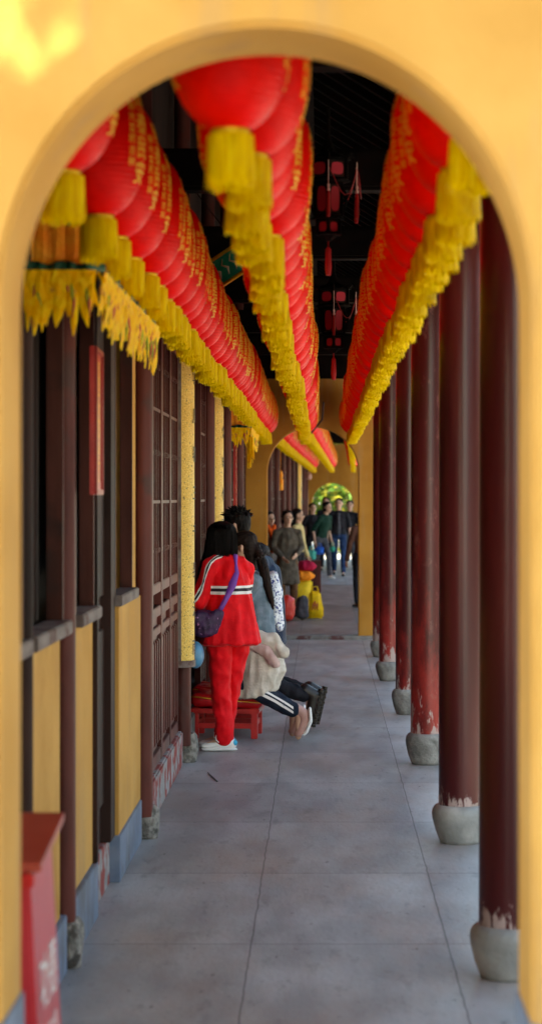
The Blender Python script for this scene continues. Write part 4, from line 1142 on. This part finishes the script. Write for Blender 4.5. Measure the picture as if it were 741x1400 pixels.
LJ = dict(hipL=V3(-.085, 0, .86), knL=V3(-.06, .03, .47), anL=V3(-.035, .0, .075), hipR=V3(.085, .01, .86), knR=V3(.06, .09, .47), anR=V3(.035, .17, .075))
shL, elL, wrL = V3(-.145, .02, 1.31), V3(-.235, .02, 1.07), V3(-.20, .25, 1.01)
shR, elR, wrR = V3(.135, .02, 1.29), V3(.165, .12, 1.07), V3(.06, .32, 1.04)
bc = head_chains(hc, V3(0, .03, 1.38), fdir)
bc.append([(V3(0, 0, .9), (.14, .10, .1)), (V3(0, .0, 1.12), (.11, .08, .1)), (V3(0, .02, 1.24), (.10, .06, .06))])
for a, k_, n_ in (('hipL', 'knL', 'anL'), ('hipR', 'knR', 'anR')): bc.append([(LJ[a], .075), (LJ[k_], .05), (LJ[n_], .035)]); bc.append([(LJ[n_], .035), (LJ[n_] + toe * .12 - V3(0, 0, .04), .03)])
for a, b_, c_, g_ in ((shL, elL, wrL, -1), (shR, elR, wrR, 1)):
    bc.append([(V3(0, .02, 1.27), .04), (a - V3(0, 0, .01), .036), (b_, .033), (c_, .023)]); d_ = (c_ - b_).normalized(); bc += hand(c_ + d_ * .01, d_, V3(-g_, 0, -.2))
blob('body', bc, M['skin'], g, .007, 4)
tc_ = [[(V3(0, 0, .97), (.15, .115, .05)), (V3(0, -.01, .87), (.165, .13, .08))]]
for a, k_, n_ in (('hipL', 'knL', 'anL'), ('hipR', 'knR', 'anR')): tc_.append([(LJ[a] + V3(0, -.005, 0), .098), (LJ[k_], .070), (LJ[k_].lerp(LJ[n_], .55), .066), (LJ[n_] + V3(0, 0, .015), .064)])
blob('trousers', tc_, CL['red'], g, .008, 4, .014, .10, fvec=(1, 1, .75))
jc = [[(V3(.0, -.015, .765), (.228, .175, .012)), (V3(0, -.01, .90), (.198, .152, .06)), (V3(0, -.0, 1.05), (.170, .135, .08)), (V3(0, .01, 1.20), (.160, .125, .08)), (V3(0, .02, 1.31), (.115, .09, .05)), (V3(0, .03, 1.385), (.062, .06, .02))],
      [(V3(-.02, .02, 1.355), .055), (shL, .066), (elL, .062), (wrL - V3(0, .03, 0), .052)], [(V3(.02, .02, 1.355), .055), (shR, .066), (elR, .058), (wrR, .048)]]
jk = blob('jacket', jc, striped_red(), g, .008, 4, .016, .10, fvec=(1, 1, .28))
# white-black sleeve stripe on the near arm
for off, w_, mt in ((0, .021, M['white']), (.004, .008, M['ink'])):
    bm = bmesh.new(); pts = [V3(-.075, -.035, 1.402), V3(-.145, -.045, 1.387), V3(-.205, -.052, 1.325), V3(-.236, -.058, 1.24), V3(-.262, -.052, 1.15), V3(-.290, -.028, 1.075), V3(-.292, .04, 1.045), V3(-.28, .12, 1.03), V3(-.262, .20, 1.02)]
    row = []
    for i, p in enumerate(pts):
        d_ = (pts[min(i + 1, 8)] - pts[max(i - 1, 0)]).normalized(); nn = V3(-.6, -.8, .15).normalized() if i < 6 else V3(-1, 0, .1); sd = d_.cross(nn).normalized(); q = p + nn * (.008 + off)
        row.append((q - sd * w_, q + nn * .003, q + sd * w_))
    sheet(bm, row); o = obj('sleeve_stripe', bm, mt, g, True)
    o.modifiers.new('s', 'SUBSURF').levels = 1
    sw = o.modifiers.new('w', 'SHRINKWRAP'); sw.target = jk; sw.offset = .004 + off; sw.wrap_method = 'NEAREST_SURFACEPOINT'; sw.wrap_mode = 'ABOVE_SURFACE'
# hair : long, straight, falling over the left shoulder
hb = hc - fdir.normalized() * .02
hr = [[(hb + V3(0, 0, .055), (.090, .100, .074))], [(hb + V3(0, -.03, .04), (.092, .085, .075)), (hb + V3(.0, -.05, -.06), (.097, .065, .06)), (hb + V3(-.005, -.055, -.12), (.098, .055, .05)), (hb + V3(-.01, -.06, -.155), (.088, .04, .02))],
      [(hb + V3(-.06, .0, 0), (.035, .07, .05)), (hb + V3(-.085, .02, -.12), (.04, .07, .05)), (hb + V3(-.115, .06, -.26), (.04, .06, .05)), (hb + V3(-.12, .10, -.38), (.02, .04, .04))]]
blob('hair', hr, M['hair'], g, .007, 5, .004, .02, fvec=(1.5, 1.5, .12))
bm = bmesh.new(); rnd = random.Random(21); hc0 = hb + V3(0, -.01, .045)
for k in range(420):
    a = rnd.uniform(-PI * 1.12, PI * .12)      # round the back of the head, ear to ear
    lat = 1 if math.cos(a) < -.55 else 0
    L_ = rnd.uniform(.15, .185) + (rnd.uniform(.05, .20) if lat else 0)
    o_ = 1.0 + rnd.uniform(-.01, .05); jx, jy = rnd.uniform(-.01, .01), rnd.uniform(-.01, .01)
    pts = []
    for q in range(9):
        f_ = q / 8
        if f_ < .5: e = R(82 - 82 * f_ * 2); rr, z = math.cos(e) * 1.0, .082 * math.sin(e)
        else: rr, z = 1.0 + .06 * (f_ - .5), -(f_ - .5) * 2 * L_
        pts.append(hc0 + V3(math.cos(a) * .099 * rr * o_ + jx * f_ - (.05 * (f_ - .5) if lat and f_ > .5 else 0), math.sin(a) * .097 * rr * o_ + jy * f_ + (.05 * (f_ - .5) if lat and f_ > .5 else 0), z))
    tube(bm, pts, [.0022] * 8 + [.0006], 3, False)
obj('hair_strand', bm, M['hair'], g, True)
face_parts(g, hc, fdir)
for n_ in ('anL', 'anR'):
    a = LJ[n_] - V3(0, 0, .075)
    yw = math.atan2(toe.y, toe.x)
    so = blob('shoe', [(yw, [(a - toe * .04 + V3(0, 0, .05), (.045, .036, .045)), (a + toe * .05 + V3(0, 0, .045), (.05, .040, .034)), (a + toe * .125 + V3(0, 0, .034), (.05, .042, .024))])], M['white'], g, .007, 3)
    blob('sole', [(yw, [(a - toe * .043 + V3(0, 0, .013), (.046, .038, .013)), (a + toe * .06 + V3(0, 0, .013), (.05, .042, .013)), (a + toe * .127 + V3(0, 0, .013), (.05, .044, .013))])], M['sole'], so, .006, 2)
    blob('heel_tab', [(yw, [(a - toe * .066 + V3(0, 0, .058), (.022, .033, .026))])], mat('cyan_heel', (.02, .40, .62), None), so, .006, 2)
    bm = bmesh.new(); p = a + toe * .06 + V3(0, 0, .085)
    tube(bm, [p, p + V3(-.02, -.03, .03), p + V3(-.03, -.05, .0), p + V3(-.01, -.05, -.02)], .004, 5); tube(bm, [p, p + V3(.01, -.04, .03), p + V3(.01, -.06, -.01)], .004, 5)
    obj('lace', bm, M['sole'], so, True)
# purple floral bag
bg_ = thing('shoulder_bag', 'dark purple floral shoulder bag on the red girl\'s left hip', 'bag', (-.655, 14.45, 0), R(30))
blob('body', [[(V3(-.20, -.05, .86), (.12, .07, .05)), (V3(-.235, -.05, .96), (.10, .06, .05))], [(V3(-.20, -.08, .90), (.10, .05, .05)), (V3(-.15, -.105, .985), (.05, .03, .03))]], M['purplefloral'], bg_, .008, 4, .008, .05)
bm = bmesh.new(); pts = [V3(.055, .05, 1.42), V3(.045, -.04, 1.415), V3(.03, -.095, 1.36), V3(.00, -.125, 1.28), V3(-.04, -.138, 1.19), V3(-.085, -.138, 1.11), V3(-.135, -.125, 1.03), V3(-.18, -.10, .97)]
row = []
for i, p in enumerate(pts):
    d_ = (pts[min(i + 1, len(pts) - 1)] - pts[max(i - 1, 0)]).normalized(); nn = V3(-.1, -1, .2).normalized(); sd = d_.cross(nn).normalized() * .023; row.append((p - sd + nn * .02, p + nn * .024, p + sd + nn * .02))
sheet(bm, row); o = obj('strap', bm, M['purple'], bg_, True)
md = o.modifiers.new('w', 'SHRINKWRAP'); md.target = jk; md.offset = .006; md.wrap_method = 'NEAREST_SURFACEPOINT'; md.wrap_mode = 'ABOVE_SURFACE'
md = o.modifiers.new('t', 'SOLIDIFY'); md.thickness = .004

# --- kneelers
def kneeler(org, label, skin_h, top, legs_m, feet, J, hairf, topname='jacket', hood=False, shirtlen=.0):
    t = thing('person', label, 'person', org, 0)
    hc, nk = J['head'], J['neck']; fd = V3(-1, .15, 0)
    bc = head_chains(hc, nk, fd)
    bc.append([(J['hip'], (.10, .14, .1)), (J['waist'], (.09, .125, .1)), (J['chest'] - V3(0, 0, .03), (.08, .12, .07))])
    for g_ in (-1, 1):      # -1 near side (towards camera)
        y = .10 * g_; H_ = J['hip'] + V3(0, y * .9, -.03); K = J['knee'] + V3(0, y * 1.2, 0); A = J['ankle'] + V3(J.get('dx', 0) * (g_ > 0), y * 1.0, 0); T = J['toe'] + V3(J.get('dx', 0) * (g_ > 0), y * 1.0, 0)
        bc.append([(H_, .08), (K, .055), (A, .036), (T, .026)])
        S = J['sh'] + V3(0, .165 * g_, 0); E = J['elbow'] + V3(0, .19 * g_, 0); W = J['wrist'] + V3(0, .06 * g_, 0)
        bc.append([(J['chest'], .05), (S, .038), (E, .033), (W, .024)]); d_ = (W - E).normalized(); bc += hand(W + d_ * .01, d_, V3(0, -g_, 0), 1, .2)
    blob('body', bc, M['skin'], t, .0075, 4)
    tc = [[(J['hip'], (.13, .17, .10))]]
    for g_ in (-1, 1):
        y = .10 * g_; H_ = J['hip'] + V3(0, y * .9, -.03); K = J['knee'] + V3(0, y * 1.2, 0); A = J['ankle'] + V3(J.get('dx', 0) * (g_ > 0), y * 1.0, 0)
        tc.append([(H_, .098), (K, .075), (K.lerp(A, .5), .066), (K.lerp(A, .86), .060)])
    tr = blob('trousers', tc, legs_m, t, .009, 4, .008, .09)
    cc = [[(J['hip'] + V3(.0, 0, -.02 - shirtlen), (.14, .175, .03)), (J['waist'], (.125, .155, .1)), (J['chest'], (.13, .17, .09)), (J['neck'] - V3(0, 0, .05), (.09, .11, .04))]]
    for g_ in (-1, 1):
        S = J['sh'] + V3(0, .165 * g_, 0); E = J['elbow'] + V3(0, .19 * g_, 0); W = J['wrist'] + V3(0, .06 * g_, 0)
        cc.append([(J['chest'] + V3(0, .05 * g_, .06), .075), (S, .072), (E, .062), (W, .046)])
    tp = blob(topname, cc, top, t, .009, 4, .012, .10)
    if hood:
        blob('hood', [[(J['neck'] + V3(.02, -.10, .0), .045), (J['neck'] + V3(.11, -.06, -.03), .055), (J['neck'] + V3(.13, .04, -.05), .06), (J['neck'] + V3(.04, .12, .0), .045)]], CL['black'], tp, .01, 3, .006, .05)
    for g_ in (-1, 1):
        y = .10 * g_; dx = V3(J.get('dx', 0) * (g_ > 0), 0, 0); A = J['ankle'] + V3(0, y, 0) + dx; T = J['toe'] + V3(0, y, 0) + dx
        feet(t, A, T)
    hairf(t, hc, fd)
    face_parts(t, hc, fd)
    return t, tr
def sneakers(t, A, T):
    m = mat('pink_beige_leather', (.42, .22, .18), (.50, .28, .23), 10, .45, .2)
    s_ = blob('shoe', [[(A + V3(-.03, 0, .035), .046), (A + V3(.025, 0, .0), .044), (A + V3(.035, 0, -.05), .040), (T + V3(.02, 0, .045), (.034, .042, .04)), (T + V3(.0, 0, .015), (.036, .044, .022))]], m, t, .008, 3)
    blob('sole', [[(A + V3(.075, 0, .03), (.014, .042, .02)), (A + V3(.082, 0, -.05), (.014, .042, .03)), (T + V3(.062, 0, .04), (.014, .044, .02)), (T + V3(.035, 0, .014), (.016, .042, .014))]], M['sole'], s_, .007, 2)
def boots(t, A, T):
    s_ = blob('boot', [[(A + V3(-.05, 0, .05), .055), (A + V3(.02, 0, .01), .052), (T + V3(.03, 0, .06), (.040, .048, .04)), (T + V3(.0, 0, .02), (.045, .05, .03))]], M['ink'], t, .009, 3)
    bm = bmesh.new()
    for k in range(7):
        f = k / 6; p = (A + V3(.085, 0, .02)).lerp(T + V3(.075, 0, .02), f); box(bm, p.x - .02, p.x + .006, p.y - .045, p.y + .045, p.z - .010, p.z + .010, .003)
    q0, q1 = A + V3(.075, 0, .06), T + V3(.06, 0, .01)
    tube(bm, [q0, q0.lerp(q1, .5), q1], .022, 8)
    obj('lug_sole', bm, M['ink'], s_)
def girl_hair(t, hc, fd):
    blob('hair', [[(hc + V3(.012, 0, .055), (.10, .086, .075))], [(hc + V3(.03, 0, .03), (.08, .085, .07)), (hc + V3(.05, 0, -.04), (.06, .08, .06))],
                  [(hc + V3(.09, -.02, -.0), .04), (hc + V3(.12, -.05, -.06), .038)], [(hc + V3(.05, 0, -.05), (.055, .07, .05)), (hc + V3(.06, 0, -.14), (.05, .065, .04))]], M['brownhair'], t, .007, 4, .004, .03, fvec=(.3, 1, 1))
    blob('ponytail', [[(hc + V3(.12, -.05, -.05), .034), (hc + V3(.155, -.08, -.16), .040), (hc + V3(.18, -.10, -.28), .034), (hc + V3(.215, -.11, -.40), .018), (hc + V3(.225, -.11, -.45), .008)]], M['brownhair'], t, .006, 3, .005, .02, fvec=(1.5, 1.5, .2))
    bm = bmesh.new(); p = hc + V3(.125, -.055, -.07)
    for k in range(10):
        a = 2 * PI * k / 10; bmesh.ops.create_uvsphere(bm, u_segments=8, v_segments=6, radius=.009, matrix=Matrix.Translation(p + V3(.036 * math.cos(a), .036 * math.sin(a), .015 * math.cos(a))))
    obj('hair_tie', bm, M['ink'], t, True)
def man_hair(t, hc, fd):
    o = blob('hair', [[(hc + V3(.010, 0, .055), (.106, .098, .080))], [(hc + V3(.045, 0, .01), (.07, .088, .085)), (hc + V3(.05, 0, -.06), (.045, .07, .04))]], M['hair'], t, .007, 3, .006, .03)
    bm = bmesh.new(); rnd = random.Random(4)
    for k in range(150):
        a = rnd.uniform(0, 2 * PI); e = rnd.uniform(.15, 1.4); n_ = V3(math.cos(a) * math.cos(e), math.sin(a) * math.cos(e), math.sin(e))
        p = hc + V3(.012, 0, .055) + V3(n_.x * .098, n_.y * .09, n_.z * .072); d_ = (n_ + V3(rnd.uniform(-.9, -.1), rnd.uniform(-.4, .4), rnd.uniform(-.1, .3)) * .9).normalized()
        L_ = rnd.uniform(.022, .05); tube(bm, [p, p + d_ * L_ * .5, p + d_ * L_ + V3(0, 0, -.008)], [.009, .006, .001], 5)
    obj('hair_spike', bm, M['hair'], o, True)
def striped_trousers():
    return cloth('navy_trousers', (.010, .016, .03), (.02, .03, .05), .8)
ag, tr = kneeler((-.24, 15.15, 0), 'kneeling girl with ponytail, grey-blue shirt and cream coat round her waist', 1.6, CL['bluegrey'], striped_trousers(), sneakers,
    dict(head=V3(-.345, 0, 1.425), neck=V3(-.30, 0, 1.27), sh=V3(-.27, 0, 1.17), chest=V3(-.265, 0, 1.10), waist=V3(-.235, 0, .88), hip=V3(-.225, 0, .70), knee=V3(-.31, 0, .405), ankle=V3(.075, 0, .20), toe=V3(.065, 0, .03), elbow=V3(-.40, 0, .95), wrist=V3(-.58, 0, 1.06), dx=-.045), girl_hair, 'shirt')
# side stripes on the near trouser leg
for off in (.012, -.022):
    bm = bmesh.new(); a, b_ = V3(-.33, -.12 - .07, .42 + off), V3(.03, -.10 - .06, .235 + off); rw = []
    for k in range(9):
        p = a.lerp(b_, k / 8) + V3(0, .0, .03 * math.sin(k / 8 * PI) * .6); rw.append((p + V3(0, 0, .010), p + V3(0, -.004, 0), p - V3(0, 0, .010)))
    sheet(bm, rw); o = obj('trouser_stripe', bm, M['white'], ag, True)
    md = o.modifiers.new('w', 'SHRINKWRAP'); md.target = tr; md.offset = .004; md.wrap_method = 'NEAREST_SURFACEPOINT'; md.wrap_mode = 'ABOVE_SURFACE'
# cream coat knotted round the waist
blob('tied_coat', [[(V3(-.235, -.02, .76), (.15, .19, .04)), (V3(-.22, -.04, .66), (.165, .20, .07)), (V3(-.21, -.05, .52), (.185, .19, .06)), (V3(-.25, -.05, .38), (.17, .17, .04)), (V3(-.31, -.06, .33), (.11, .15, .012))],
                   [(V3(-.25, -.20, .77), .05), (V3(-.12, -.20, .74), .055), (V3(-.06, -.19, .66), .05)]], CL['cream'], ag, .009, 4, .020, .10, fvec=(1, 1, .25))
blob('coat_sleeve', [[(V3(-.30, -.21, .73), .042), (V3(-.17, -.24, .67), .042), (V3(-.10, -.245, .58), .034)]], cloth('pinkish_lining_cloth', (.50, .33, .30), (.6, .42, .38)), ag, .009, 3, .010, .06)
mb, _ = kneeler((-.16, 15.7, 0), 'spiky-haired man in navy jacket and black boots, kneeling behind the girl with the ponytail', 1.8, CL['navy'], CL['black'], boots,
    dict(head=V3(-.50, 0, 1.585), neck=V3(-.43, 0, 1.43), sh=V3(-.32, 0, 1.30), chest=V3(-.285, 0, 1.22), waist=V3(-.245, 0, .96), hip=V3(-.25, 0, .73), knee=V3(-.38, 0, .415), ankle=V3(.08, 0, .27), toe=V3(.03, 0, .03), elbow=V3(-.44, 0, 1.0), wrist=V3(-.64, 0, 1.12), dx=.03), man_hair, 'jacket', True, .03)
# third kneeler, mostly hidden between them
kt = walker((-.72, 16.25, 0), 1.60, (-1, .2), 'dark-haired person in dark clothes, almost hidden behind the spiky-haired man', CL['black'], CL['black'], hair='short')
# floral bag hanging behind the man
fb = blob('floral_bag', [[(V3(0, 0, .30), (.05, .06, .04)), (V3(.02, 0, .15), (.06, .085, .07)), (V3(.035, 0, .0), (.055, .09, .06)), (V3(.05, 0, -.09), (.03, .06, .03))]], M['floral'], None, .008, 4, .014, .07, loc=(-.375, 15.38, .90))
tag(fb, 'blue and white floral cloth bag hanging from the kneeling man\'s back', 'bag')

# --- red kneeling stool with padded top
st = thing('kneeling_stool', 'red kneeling stool with padded cushion under the two kneeling people', 'stool', (-.71, 15.35, 0), R(-4))
W_, D_ = .25, .20
for sx in (-1, 1):
    for sy in (-1, 1):
        bm = bmesh.new(); box(bm, sx * (W_ - .03) - .024, sx * (W_ - .03) + .024, sy * (D_ - .03) - .022, sy * (D_ - .03) + .022, 0, .23, .004); obj('leg', bm, M['signred'], st)
bm = bmesh.new()
for sy in (-1, 1): box(bm, -W_ + .05, W_ - .05, sy * (D_ - .03) - .010, sy * (D_ - .03) + .010, .075, .115, .003)
for sx in (-1, 1): box(bm, sx * (W_ - .03) - .010, sx * (W_ - .03) + .010, -D_ + .05, D_ - .05, .085, .125, .003)
obj('stretcher', bm, M['signred'], st)
bm = bmesh.new(); box(bm, -W_ - .01, W_ + .01, -D_ - .01, D_ + .01, .19, .225, .006); obj('apron', bm, M['signred'], st)
cu = blob('cushion', [[(V3(-W_ + .04, -D_ + .05, .285), (.05, .05, .052)), (V3(W_ - .02, -D_ + .05, .265), (.05, .05, .045))], [(V3(-W_ + .04, D_ - .05, .29), (.05, .05, .055)), (V3(W_ - .02, D_ - .05, .27), (.05, .05, .05))],
                   [(V3(-W_ + .08, 0, .29), (.11, .17, .05)), (V3(W_ - .06, 0, .27), (.10, .17, .045))]], mat('red_vinyl', (.48, .006, .012), (.58, .01, .016), 8, .30, .15, 30, .5), st, .009, 4, .006, .09)
bm = bmesh.new(); tube(bm, [(-W_, -D_ - .012, .315), (-.1, -D_ - .012, .30), (W_ + .02, -D_ - .012, .27)], .0035, 5); obj('piping', bm, M['goldpaint'], cu, True)
st2 = st.copy(); C.objects.link(st2)
for ch in list(st.children):
    c = ch.copy(); C.objects.link(c); c.parent = st2
    for q in ch.children: d_ = q.copy(); C.objects.link(d_); d_.parent = c
st2.location = (-.74, 15.95, 0); st2['label'] = 'second red kneeling stool, close behind the first one, under the spiky-haired man'
for o in (st, st2): o['group'] = 'red kneeling stools'
# blue round thing by the couplet board
bm = bmesh.new(); bmesh.ops.create_uvsphere(bm, u_segments=24, v_segments=16, radius=.095, matrix=Matrix.Diagonal((.65, 1, 1, 1)))
tag(obj('blue_balloon', bm, mat('blue_rubber', (.05, .20, .34), (.08, .25, .40), 5, .35), smooth=True, loc=(-.882, 14.2, .70)), 'blue rounded bundle peeping out behind the bottom of the nearest gilded board', 'bundle')
# straw on the floor
bm = bmesh.new(); tube(bm, [(-.76, 12.95, .006), (-.68, 12.55, .006)], .004, 5)
tag(obj('straw', bm, M['ink'], loc=(.02, 0.3, 0)), 'dark thin straw lying on the floor before the red girl', 'straw')

# --- people beyond the second arch
walker((-.52, 30.6, 0), 1.60, (.25, -1), 'woman in a brown-grey coat facing us beside the heap of bags', CL['taupe'], CL['brown'], 'bob', coat=True, arms={-1: ((-.24, .0, 1.12), (-.12, .17, 1.02)), 1: ((.24, 0, 1.12), (.13, .17, .98))}, build=1.15)
w2 = walker((-.80, 30.9, 0), 1.58, (.5, -.9), 'woman with an orange scarf at the left edge of the second arch', CL['grey'], CL['charcoal'], 'short')
blob('scarf', [[(V3(-.05, .06, 1.36), .035), (V3(.0, .13, 1.2), .035), (V3(.02, .14, .98), .03)], [(V3(.05, .06, 1.36), .035), (V3(.02, .13, 1.2), .03)]], cloth('orange_scarf', (.85, .13, .02)), w2, .01, 3)
# seated child in red
ch = walker((-.70, 31.6, 0), 1.0, (.3, -1), 'small child in red standing between the two women by the bags', cloth('child_red', (.5, .02, .02)), CL['charcoal'], 'bob')
walker((-.42, 35.5, 0), 1.60, (1, -.35), 'long-haired woman in a pale yellow cardigan standing behind the woman in the coat', CL['mustard'], CL['black'], 'long')
m1 = walker((.385, 46.6, 0), 1.78, (-.05, -1), 'man in dark jacket and grey shirt walking towards us, centre of the farther gallery', CL['black'], CL['jeans'], 'short', stride=.22, inner=CL['charcoal'], build=1.12, long_sleeve=False)
walker((-.02, 44.8, 0), 1.70, (.7, -.6), 'person in dark green leaning forward, carrying bags, left of the walking man', CL['green'], CL['charcoal'], 'bob', stride=.3, lean=.35, shoes='sole', long_sleeve=False)
walker((.10, 50.0, 0), 1.80, (0, -1), 'person in black whose head shows between the leaning person and the walking man', CL['black'], CL['black'], 'bob')
walker((.70, 51.0, 0), 1.72, (-.1, -1), 'person in a black T-shirt behind the walking man, on his right', CL['black'], CL['charcoal'], 'short', stride=.2, long_sleeve=False)
walker((-.22, 47.5, 0), 1.66, (.3, -1), 'person in black with a pale sleeve at the far left of the walking group', CL['black'], CL['black'], 'long', stride=.15)
walker((.665, 33.2, 0), 1.62, (-.4, .9), 'person in brown half hidden at the right edge of the second arch', cloth('dark_brown_cloth', (.07, .03, .02)), CL['black'], 'short')

# --- bags and bundles by the wall of the farther gallery
def bag_box(name, label, x, y, w, d, h, m, tw=.9, z=0, handles=True, soft=.03):
    t = thing(name, label, 'bag', (x, y, z), R(random.uniform(-12, 12)), 'bags and bundles on the floor of the farther gallery')
    bm = bmesh.new(); vs = box(bm, -w / 2, w / 2, -d / 2, d / 2, 0, h)
    for v in vs:
        if v.co.z > h * .5: v.co.x *= tw; v.co.y *= .6
    bmesh.ops.bevel(bm, geom=list(bm.edges), offset=soft, segments=3, affect='EDGES'); bmesh.ops.subdivide_edges(bm, edges=list(bm.edges), cuts=2, use_grid_fill=True)
    for v in bm.verts: v.co += Vector((noise.noise(v.co * 9), noise.noise(v.co * 9 + V3(3, 3, 3)), noise.noise(v.co * 7 + V3(9, 1, 3)))) * .018
    obj('body', bm, m, t, True)
    if handles:
        for sy in (-1, 1):
            bm = bmesh.new(); tube(bm, [(-w * .2, sy * d * .22, h - .02), (-w * .12, sy * d * .15, h + .07), (w * .12, sy * d * .15, h + .07), (w * .2, sy * d * .22, h - .02)], .008, 6); obj('handle', bm, m, t, True)
    return t
yb = bag_box('carrier_bag', 'yellow carrier bag with a dark red mark standing at the right of the heap', -.105, 30.3, .27, .16, .40, cloth('yellow_bag', (.80, .50, .02), None, .5), .62)
bm = bmesh.new()
for q in range(5): tube(bm, [(-.05 + .02 * q, -.075 - .0, .12 + .02 * (q % 2)), (-.045 + .02 * q, -.062, .22 + .02 * (q % 3))], .007, 5)
obj('printed_mark', bm, M['signred'], yb, True)
def sack(name, label, x, y, rx, ry, h, m, z=0):
    t = blob(name, [[(V3(0, 0, h * .25), (rx, ry, h * .25)), (V3(0, 0, h * .5), (rx * 1.05, ry, h * .25)), (V3(rx * .05, 0, h * .8), (rx * .8, ry * .8, h * .18))]], m, None, .012, 4, .02, .10, loc=(x, y, z))
    return tag(t, label, 'bag', 'bags and bundles on the floor of the farther gallery')
sack('plastic_sack', 'bulging red plastic sack, left of the dark bag', -.53, 29.6, .15, .14, .38, mat('red_plastic', (.62, .02, .015), (.7, .05, .03), 6, .35))
sack('dark_bag', 'dark brown bag standing between the red sack and the yellow carrier bag', -.29, 29.9, .10, .10, .36, CL['charcoal'])
sack('small_sack', 'small orange-pink plastic bag leaning on the red sack', -.60, 29.0, .06, .06, .22, mat('orange_pink_plastic', (.72, .12, .07), None, rough=.35))
bag_box('storage_box', 'yellow box behind the carrier bag with bundles piled on top', -.30, 31.4, .30, .24, .52, cloth('yellow_box', (.72, .48, .03), None, .5), 1.0, handles=False)
sack('orange_cushion', 'orange cushion bundle lying on the yellow box', -.28, 31.4, .17, .14, .15, cloth('orange_bundle', (.75, .22, .02)), .52)
sack('folded_blanket', 'folded dark red blanket, topmost of the pile on the yellow box', -.24, 31.45, .16, .14, .15, cloth('crimson_blanket', (.35, .01, .04)), .67)
bag_box('turquoise_bag', 'turquoise carrier bag beyond the crimson blanket', -.20, 38.5, .20, .12, .18, cloth('turquoise', (.06, .34, .28)), .9, z=.62)
bm = bmesh.new(); box(bm, -.30, -.02, 38.3, 38.7, 0, .61, .01)
tag(obj('low_table', bm, M['brown']), 'low brown stand under the turquoise bag', 'stand')
bag_box('blue_bag', 'bright blue carrier bag carried by the leaning person in dark green', -.05, 44.3, .20, .10, .17, cloth('blue_bag', (.02, .10, .42)), .9, z=.56)
bag_box('green_bag', 'small green carrier bag held in front of the leaning person', .23, 44.3, .13, .10, .13, cloth('green_bag', (.03, .25, .17)), .9, z=.62)
